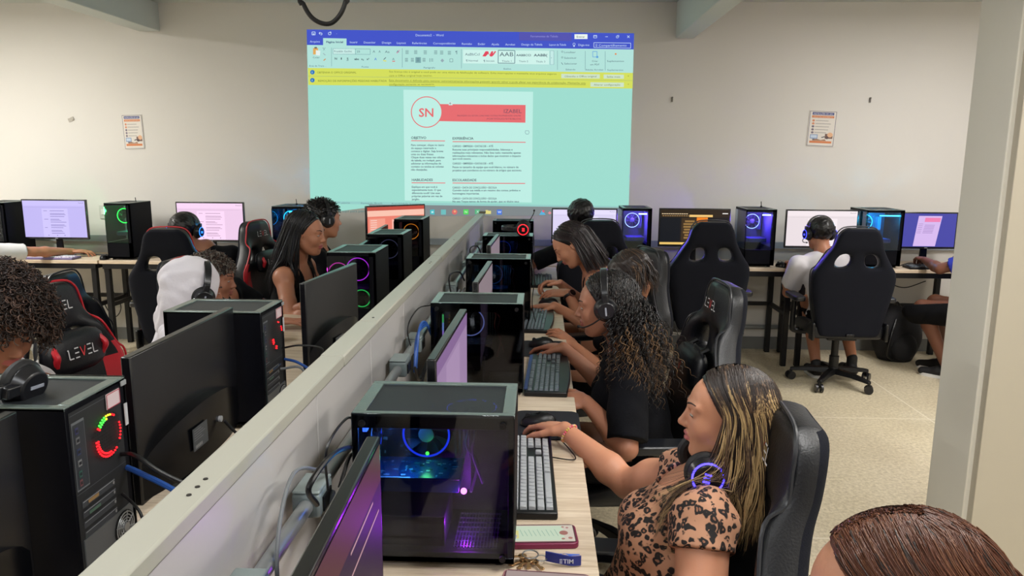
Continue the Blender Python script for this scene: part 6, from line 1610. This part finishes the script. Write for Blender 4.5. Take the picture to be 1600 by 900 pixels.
# ------------------------------------------------------------------ 3: woman hidden behind her, brown hair
hd = Head(atY(984, 433, 3.22), (-.80, .30, -.50), (-.35, .1, .93), k=.93)
B = Body((.40, 3.42, .50), (.40, 3.36, .84), (-.97, .2), k=.93)
B.reach(1, atZ(866, 478, .785), (.2, .2, -1), hd=(-1, .15, -.05), pose='flat', lens=(.30, .28))
B.reach(-1, (.16, 3.20, .72), (.5, -.5, -.5), pose='relax').legs()
P3, V3_ = person('person with dark brown tied-back hair bowed behind the curly-haired woman', B, hd, SK3, h=.006, group='people in the right-hand row')
shirt('t_shirt', P3, B, TEE_B, sleeve=(.55, .6), h=.007); trousers('trousers', P3, B, BLKC, h=.01); shoes(P3, B, paint((30, 30, 34)))
hair_cap('hair_crown', P3, hd, HB, g=.008, hair_line=-.02, h=.006, low=-.05, amp=.002)
long_hair(P3, hd, [HB, HM, HD], n=500, length=.10, m=16, rad=.0018, seed=12, vols=(), spread=.02, front=-.05, name='loose_hair', wave=.006, pick=lambda r, i, m, s: np.full(m-1, 1 if i % 6 == 0 else 0), clump=3)

# ------------------------------------------------------------------ 4: long straight dark hair, watch, bending over her hands
hd = Head(atY(893, 383, 4.02), (-.80, -.05, -.60), (-.55, .1, .83), k=.98)
B = Body((.46, 4.12, .50), (.315, 4.10, .90), (-.98, .10), k=.98)
B.reach(1, atZ(875, 443, .82), (.5, .4, -.8), hd=(-.9, -.2, .1), hn=(0, .3, .9), pose='pinch')
B.reach(-1, atZ(887, 458, .80), (.4, -.5, -.8), hd=(-.95, .25, -.05), hn=(0, -.3, .9), pose='relax').legs()
P4, _ = person('woman in a black tank top with long straight dark hair bending over her hands', B, hd, SK1, h=.0055, group='people in the right-hand row', eyes_open=False)
def tank(parent, B, m, h=.006, name='tank_top', bust=True):
    v = Vol(); B.torso(v, .008, hips=True, bust=bust); k = B.k
    for q in (1, -1):
        v.cone(B.W(q*.085, .03, .80), B.W(q*.095, -.01, 1.03), .020, .017, .02); v.cone(B.W(q*.095, -.01, 1.03), B.W(q*.08, -.08, .80), .017, .020, .02)
    n = unit(B.up); top = B.W(0, 0, .80)
    def ex(P, D):
        L = (P-top) @ n; lat = np.abs((P-B.pel) @ B.r)/k
        cut = np.where((lat > .065) & (lat < .112), -.1, L)
        return np.maximum(D, cut)
    return garment(name, parent, v, m, h, None, .001, extra=ex)
tank(P4, B, TEE_B); trousers('trousers', P4, B, BLKC, h=.01); shoes(P4, B, paint((30, 30, 34)))
hair_cap('hair_crown', P4, hd, HD, g=.004, hair_line=-.028, h=.005, amp=.0006)
V4b = Vol(); B.torso(V4b, .014); B.limbs(V4b, .012, legs=False)
V4h = Vol(); V4h.ell(hd.w(0, -.018, .038), V3(.0735, .094, .080)*hd.k*1.06, hd.R); V4h.ell(hd.w(0, .045, -.03), V3(.050, .058, .085)*hd.k, hd.R)
long_hair(P4, hd, [mat('hair_espresso', (38, 26, 28), .32), HD], n=900, length=.19, m=20, rad=.0017, seed=15, vols=(V4b, V4h), spread=.010, front=-.07, name='long_hair', drift=lambda l, q, fam: V3(.10, .0, 0), pick=lambda r, i, m, s: np.full(m-1, i % 4 == 0), clump=4)
el, w = B.arm[-1]; dd = unit(w-el); t = empty('smart_watch', 'round dark watch on the wrist of the woman in the black tank top', 'watch', tuple(w-dd*.02))
A = unit(np.cross(dd, V3(0, 0, 1))); C = np.cross(A, dd)
MB().tube([tuple((A*cos(a)+C*sin(a))*.029) for a in [2*pi*i/20 for i in range(20)]], .0085, 8, closed=True).obj('strap', paint((40, 34, 38), .5), t)
MB().cyl(tuple(C*.026), tuple(C*.040), .021, n=24).obj('case', mat('rose_metal', (150, 110, 100), .3, .7), t, bevel=.002)
MB().cyl(tuple(C*.040), tuple(C*.0408), .018, n=24).obj('face', BLKG, t)

# ------------------------------------------------------------------ 5: black-haired person at the centre, from behind
hd = Head(atY(907, 340, 5.02), (-.25, .97, -.1), k=.95)
B = Body((.33, 5.04, .52), (.30, 5.08, .93), (-.3, .95), k=.98, female=False)
B.reach(-1, (-.0, 5.22, .80), (-1, -.8, -.3), hd=(-.3, .9, 0), pose='type'); B.reach(1, (.35, 5.42, .80), (1, -.3, -.4), pose='type').legs(knee={1: (.40, 5.42, .54), -1: (.18, 5.42, .54)})
P5, _ = person('black-haired person in a black t-shirt facing the centre screen, seen from behind', B, hd, SK1, h=.007, group='people facing the back wall', face=False)
shirt('t_shirt', P5, B, TEE_B, sleeve=(.7, .7), h=.008); trousers('trousers', P5, B, BLKC, h=.01); shoes(P5, B, paint((30, 30, 34)))
hair_cap('hair', P5, hd, HD, g=.016, h=.006, low=-.07, amp=.003, fr=120)

# ------------------------------------------------------------------ 6: boy in a white t-shirt with headset
hd = Head(atY(1281, 366, 5.22), (-.10, .98, -.05), k=.98)
c6 = atY(1290, 398, 5.16)
B = Body((2.04, 5.10, .50), (float(hd.c[0])+.02, 5.17, .855), (-.05, 1), k=.98, female=False)
B.reach(-1, (1.84, 5.44, .79), (-.3, -.9, -1.2), hd=(.3, .9, 0), pose='type'); B.reach(1, (2.12, 5.48, .79), (.8, -.5, -.6), pose='type')
B.legs(knee={1: (2.24, 5.46, .50), -1: (2.00, 5.46, .50)}, ankle={1: (2.27, 5.26, .12), -1: (2.00, 5.22, .09)})
P6, _ = person('boy in a white t-shirt and headset seen from behind', B, hd, SK3, h=.006, group='people facing the back wall', face=False)
shirt('t_shirt', P6, B, TEE_W, sleeve=(.85, .7), h=.007, g=.014, loose=.004, amp=.003); trousers('shorts', P6, B, BLKC, h=.008, frac=.15); shoes(P6, B, paint((24, 24, 28)))
hair_cap('hair', P6, hd, HD, g=.008, h=.005, low=-.045, amp=.002, fr=160)
M = frame(tuple(hd.w(0, 0, .0)), hd.f, hd.u, hd.k); headset('black headset with blue lights on the boy in the white t-shirt', M, (60, 70, 255), r=.088, gs=2.5)

# ------------------------------------------------------------------ 7: person in blue at the far right
hd = Head((3.10, 5.24, 1.06), (-.5, .85, -.1), k=.98)
B = Body((3.10, 5.10, .50), (3.10, 5.20, .86), (-.75, .66), k=.95)
B.reach(-1, atY(1444, 406, 5.46), (-.8, -.9, -.6), hd=(.1, .95, .05), pose='type'); B.reach(1, (3.2, 5.5, .79), (.6, -.4, -.6), pose='type')
B.legs(knee={1: (2.90, 5.42, .52), -1: (2.76, 5.32, .50)}, ankle={1: (3.0, 5.42, .09), -1: (2.92, 5.22, .09)})
P7, _ = person('person in a blue shirt and black skirt half hidden by the pillar', B, hd, SK4, h=.007, group='people facing the back wall', face=False)
shirt('blue_shirt', P7, B, TEE_BL, sleeve=(.6, .75), h=.008)
def skirt(parent, B, m):
    v = Vol(); k = B.k; v.ell(B.pel, V3(.18, .13, .11)*k, np.array([B.r, B.f, B.up]), .04)
    for q in (1, -1):
        kn, an = B.leg[q]; e = B.Hh[q]+(kn-B.Hh[q])*1.08; v.cone(B.Hh[q]+V3(0, 0, -.01), e+V3(0, 0, -.03), .10, .095, .08)
    return garment('skirt', parent, v, m, .008, [(B.W(0, 0, .2), B.up)], .004)
skirt(P7, B, BLKC); shoes(P7, B, paint((20, 20, 24)))
hair_cap('hair', P7, hd, HD, g=.018, h=.007, low=-.09)

# ------------------------------------------------------------------ 8: auburn head at the lower right, near the viewer
hd = Head(atY(1404, 964, .74), (-.93, .30, -.22), (.0, .0, 1), k=.93)
B = Body((.45, .70, .50), (float(hd.c[0])+.03, float(hd.c[1])-.01, float(hd.c[2])-.20), (-.95, .25), k=.93)
B.reach(1, (.08, 1.00, .80), (.3, .3, -1), pose='mouse'); B.reach(-1, (.12, .62, .80), (.3, -.6, -.8), pose='type').legs(knee={1: (.04, .84, .52), -1: (.04, .62, .52)}, ankle={1: (.1, .82, .08), -1: (.1, .64, .08)})
P8, _ = person('person with auburn hair and glasses at the lower right corner, seen from above', B, hd, SK1, h=.0045, group='people in the right-hand row')
shirt('t_shirt', P8, B, TEE_B, h=.008); trousers('trousers', P8, B, DEN, h=.01); shoes(P8, B, paint((30, 30, 34)))
hair_cap('hair_crown', P8, hd, HRD, g=.004, hair_line=-.036, h=.004, amp=.0006)
V8h = Vol(); V8h.ell(hd.w(0, -.018, .038), V3(.0735, .094, .080)*hd.k*1.05, hd.R); V8h.ell(hd.w(0, .045, -.03), V3(.055, .058, .085)*hd.k, hd.R)
V8b = Vol(); B.torso(V8b, .014); B.limbs(V8b, .012, legs=False)
long_hair(P8, hd, [HRD, HRD2, HB], n=9000, length=.22, m=16, rad=.00065, seed=21, part=-.004, vols=(V8b, V8h), spread=.012, front=-.07, name='long_hair', pick=lambda r, i, m, s: np.full(m-1, 1 if i % 4 == 0 else (2 if i % 7 == 1 else 0)), clump=3, wave=.002)
t = empty('glasses', 'thin dark-framed glasses on the auburn-haired person', 'glasses', tuple(hd.w(0, .1, .0)))
gb = MB(); g0 = V3(*hd.w(0, .1, .0))
for q in (-1, 1):
    gb.tube([tuple(V3(*hd.w(q*.034+.024*cos(a), .106-.010*abs(cos(a))*0, .003+.019*sin(a)))-g0) for a in [2*pi*i/24 for i in range(24)]], .0015, 6, closed=True)
    gb.tube([tuple(V3(*hd.w(q*.058, .104, .010))-g0), tuple(V3(*hd.w(q*.076, .06, .012))-g0), tuple(V3(*hd.w(q*.079, -.005, .010))-g0)], .0014, 6)
gb.tube([tuple(V3(*hd.w(-.010, .107, .006))-g0), tuple(V3(*hd.w(.010, .107, .006))-g0)], .0013, 6)
gb.obj('spectacle_frame', mat('glasses_frame', (60, 50, 60), .3, .5), t)
gb = MB()
for q in (-1, 1): gb.add([tuple(V3(*hd.w(q*.034+.023*cos(a), .1055, .003+.018*sin(a)))-g0) for a in [2*pi*i/20 for i in range(20)]], [tuple(range(20))])
for i, q in enumerate((-1, 1)):
    MB().add([tuple(V3(*hd.w(q*.034+.023*cos(a), .1055, .003+.018*sin(a)))-g0) for a in [2*pi*j/20 for j in range(20)]], [tuple(range(20))]).obj('lens', glass('lens_glass', (.93, .94, .95)), t, smooth=0)

# ------------------------------------------------------------------ 9: big curly afro at the left
hd = Head(atY(-4, 512, 1.96), (.80, -.35, -.42), (.35, -.1, .93), k=1.0)
B = Body((-1.56, 2.26, .50), (-1.68, 2.02, .79), (.93, -.35), k=.95)
B.reach(1, (-1.22, 1.74, .79), (-.4, -.5, -.8), pose='type'); B.reach(-1, (-1.16, 2.00, .79), (-.4, .5, -.8), pose='type').legs(knee={1: (-1.12, 1.82, .52), -1: (-1.10, 2.06, .52)}, ankle={1: (-1.15, 1.84, .08), -1: (-1.12, 2.04, .08)})
P9, _ = person('person with a big dark curly afro and white t-shirt at the left edge', B, hd, SK2, h=.0055, group='people in the left-hand row')
shirt('t_shirt', P9, B, TEE_W, h=.007); trousers('trousers', P9, B, DEN, h=.01); shoes(P9, B, paint((220, 220, 222)))
hair_cap('hair_mass', P9, hd, HAF, g=.048, h=.007, low=-.03, hair_line=-.03, amp=.006, fr=130)
curly_top(P9, hd, [HAF, HAF2, HAF], n=3000, ln=.050, rad=.0017, curl=.0065, freq=230, g=.040, zmin=-.45, name='curls', m=18)
M = frame(tuple(atZ(0, 590, 1.12)), (.5, -.8, .2), (0, .2, 1)) ; 

# ------------------------------------------------------------------ 10: white hood with headset
hd = Head(atY(307, 452, 3.02), (.78, .55, -.25), (.1, 0, 1), k=.98)
B = Body((-1.62, 3.08, .50), (-1.50, 3.06, .84), (.9, .25), k=.95, female=False)
B.reach(1, (-1.20, 2.96, .79), (-.3, -.6, -.8), pose='type'); B.reach(-1, (-1.22, 3.16, .79), (-.3, .6, -.8), pose='type').legs(knee={1: (-1.2, 3.0, .52), -1: (-1.2, 3.2, .52)})
P10, _ = person('person in a white hooded sweatshirt with the hood up under a headset', B, hd, SK2, h=.007, group='people in the left-hand row')
HOOD = mat('white_hoodie', (222, 218, 226), .9, bump=.3, bscale=90)
shirt('hooded_sweatshirt', P10, B, HOOD, sleeve=(1, 1.85), h=.007, g=.024, loose=.006, amp=.004, neck=.02)
v = Vol(); k = hd.k
v.ell(hd.w(0, -.030, .030), V3(.100, .128, .108)*k, hd.R, .03); v.ell(hd.w(0, -.02, -.04), V3(.098, .105, .10)*k, hd.R, .04); v.cone(hd.w(0, -.04, -.07), B.W(0, -.03, 1.02), .095, .12, .04)
v.ell(hd.w(0, .12, -.02), V3(.072, .07, .10)*k, hd.R, .012, sub=True)
garment('hood', P10, v, HOOD, .006, [(hd.w(0, .075, 0), hd.f)], .004, 46)
trousers('trousers', P10, B, BLKC, h=.01); shoes(P10, B, paint((220, 220, 222)))
M = frame(tuple(hd.w(0, .012, -.012)), unit(hd.f+V3(0, 0, 0)), unit(hd.u+hd.f*.18), 1.05); headset('black headset worn over the white hood', M, None, r=.104)

# ------------------------------------------------------------------ 11: boy in profile, curls with grey tips
hd = Head(atY(334, 436, 3.50), (.97, .10, -.12), (0, 0, 1), k=.95)
B = Body((-1.66, 3.58, .50), (-1.58, 3.56, .86), (.97, 0), k=.95, female=False)
B.reach(1, atZ(430, 502, .79), (-.2, -.5, -1), hd=(1, .1, 0), pose='flat', lens=(.30, .28)); B.reach(-1, (-1.20, 3.66, .79), (-.3, .6, -.8), pose='type').legs(knee={1: (-1.2, 3.5, .52), -1: (-1.2, 3.72, .52)})
P11, _ = person('boy in profile with short frosted curls beside the white hood', B, hd, SK2, h=.005, group='people in the left-hand row', lips=(160, 96, 88))
shirt('t_shirt', P11, B, TEE_B, h=.008); trousers('trousers', P11, B, BLKC, h=.01); shoes(P11, B, paint((30, 30, 34)))
hair_cap('hair', P11, hd, HAF, g=.010, h=.006, low=-.01, amp=.003, fr=150)
curly_top(P11, hd, [HGR, HAF, HAF2], n=900, ln=.034, rad=.0017, curl=.006, freq=260, g=.008, zmin=.05, name='curls', m=14)

# ------------------------------------------------------------------ 12: girl in a black tank top
hd = Head(atY(478, 366, 3.92), (.97, -.10, -.08), (0, 0, 1), k=.98)
B = Body((-1.40, 3.98, .52), (-1.335, 3.96, .93), (.97, -.05), k=.98)
B.reach(1, (-1.06, 3.70, .82), (-.2, -.6, -1), pose='type'); B.reach(-1, (-1.10, 4.05, .82), (-.3, .6, -.8), pose='type').legs(knee={1: (-1.02, 3.88, .54), -1: (-1.02, 4.10, .54)})
P12, _ = person('girl in a black tank top with long black hair in profile', B, hd, SK3, h=.005, group='people in the left-hand row', lips=(170, 92, 90))
tank(P12, B, TEE_B); trousers('trousers', P12, B, BLKC, h=.01); shoes(P12, B, paint((30, 30, 34)))
hair_cap('hair_crown', P12, hd, HD, g=.005, hair_line=-.028, h=.005, amp=.001)
Vb = Vol(); B.torso(Vb, .014); B.limbs(Vb, .012, legs=False)
Vh = Vol(); Vh.ell(hd.w(0, -.018, .038), V3(.0735, .094, .080)*hd.k*1.06, hd.R); Vh.ell(hd.w(0, .045, -.03), V3(.055, .060, .085)*hd.k, hd.R)
long_hair(P12, hd, [HD, mat('hair_blue_black', (24, 26, 34), .35)], n=900, length=.32, m=20, rad=.0018, seed=31, vols=(Vb, Vh), spread=.018, front=-.05, name='long_hair', drift=lambda l, q, fam: V3(-.05, -.01, 0), pick=lambda r, i, m, s: np.full(m-1, i % 4 == 0), clump=4, puff=1.05)

# ------------------------------------------------------------------ 13: young man with headset at the back left
hd = Head(atY(506, 343, 4.55), (.80, .58, -.05), k=1.0)
B = Body((-1.48, 4.60, .54), (-1.40, 4.58, .95), (.9, .3), k=1.0, female=False)
B.reach(1, (-1.08, 4.50, .82), (-.2, -.6, -1), pose='type'); B.reach(-1, (-1.10, 4.76, .82), (-.3, .6, -.8), pose='type').legs(knee={1: (-1.06, 4.52, .54), -1: (-1.06, 4.74, .54)})
P13, _ = person('young man in black with a headset behind the girl in the tank top', B, hd, SK1, h=.006, group='people in the left-hand row')
shirt('t_shirt', P13, B, TEE_B, h=.008); trousers('trousers', P13, B, BLKC, h=.01); shoes(P13, B, paint((30, 30, 34)))
hair_cap('hair', P13, hd, HD, g=.008, h=.005, low=.0, amp=.002, fr=150)
curly_top(P13, hd, [HD, HB], n=500, ln=.030, rad=.0018, curl=.003, freq=120, g=.006, zmin=.15, name='hair_tufts', m=10)
M = frame(tuple(hd.w(0, -.004, .0)), hd.f, hd.u, hd.k); headset('black headset on the young man at the back left', M, None, r=.088)

# ------------------------------------------------------------------ 14: person at the far left, arm along the desk
B = Body((-4.12, 5.05, .50), (-4.10, 5.14, .87), (.1, 1), k=.97, female=False); hd = Head((-4.10, 5.20, 1.08), (.2, .97, -.1), k=.97)
B.reach(1, atZ(118, 393, .79), (.6, -.8, -.5), hd=(.95, .35, 0), hn=(0, 0, 1), pose='mouse', lens=(.30, .30)); B.reach(-1, (-4.15, 5.5, .79), (-.6, -.4, -.6), pose='type').legs(knee={1: (-3.95, 5.5, .52), -1: (-4.2, 5.5, .52)})
P14, _ = person('person in a white t-shirt at the far left reaching for a mouse', B, hd, SK3, h=.006, group='people facing the back wall', face=False)
shirt('t_shirt', P14, B, TEE_W, sleeve=(.75, .7), h=.007); trousers('trousers', P14, B, BLKC, h=.01); shoes(P14, B, paint((220, 220, 222)))
hair_cap('hair', P14, hd, HD, g=.02, h=.007, low=-.10, back=.02)

# ------------------------------------------------------------------ 15: head over the red-piped chair
hd = Head(atY(289, 362, 4.80), (.05, .99, -.1), k=.98)
B = Body((-2.22, 4.78, .50), (-2.22, 4.84, .90), (0, 1), k=.95, female=False)
B.reach(1, (-2.05, 5.32, .79), (.6, -.4, -.6), pose='type'); B.reach(-1, (-2.38, 5.32, .79), (-.6, -.4, -.6), pose='type').legs(knee={1: (-2.1, 5.2, .52), -1: (-2.34, 5.2, .52)})
P15, _ = person('person with a blue-lit headset whose head shows above the red-piped chair', B, hd, SK3, h=.007, group='people facing the back wall', face=False)
shirt('t_shirt', P15, B, TEE_B, h=.009); trousers('trousers', P15, B, BLKC, h=.011); shoes(P15, B, paint((30, 30, 34)))
hair_cap('hair', P15, hd, HD, g=.012, h=.006, low=-.05, amp=.002, fr=150)
M = frame(tuple(hd.w(0, 0, .0)), hd.f, hd.u, hd.k); headset('black headset with blue lights above the red-piped chair', M, (40, 120, 255), r=.094, gs=3)
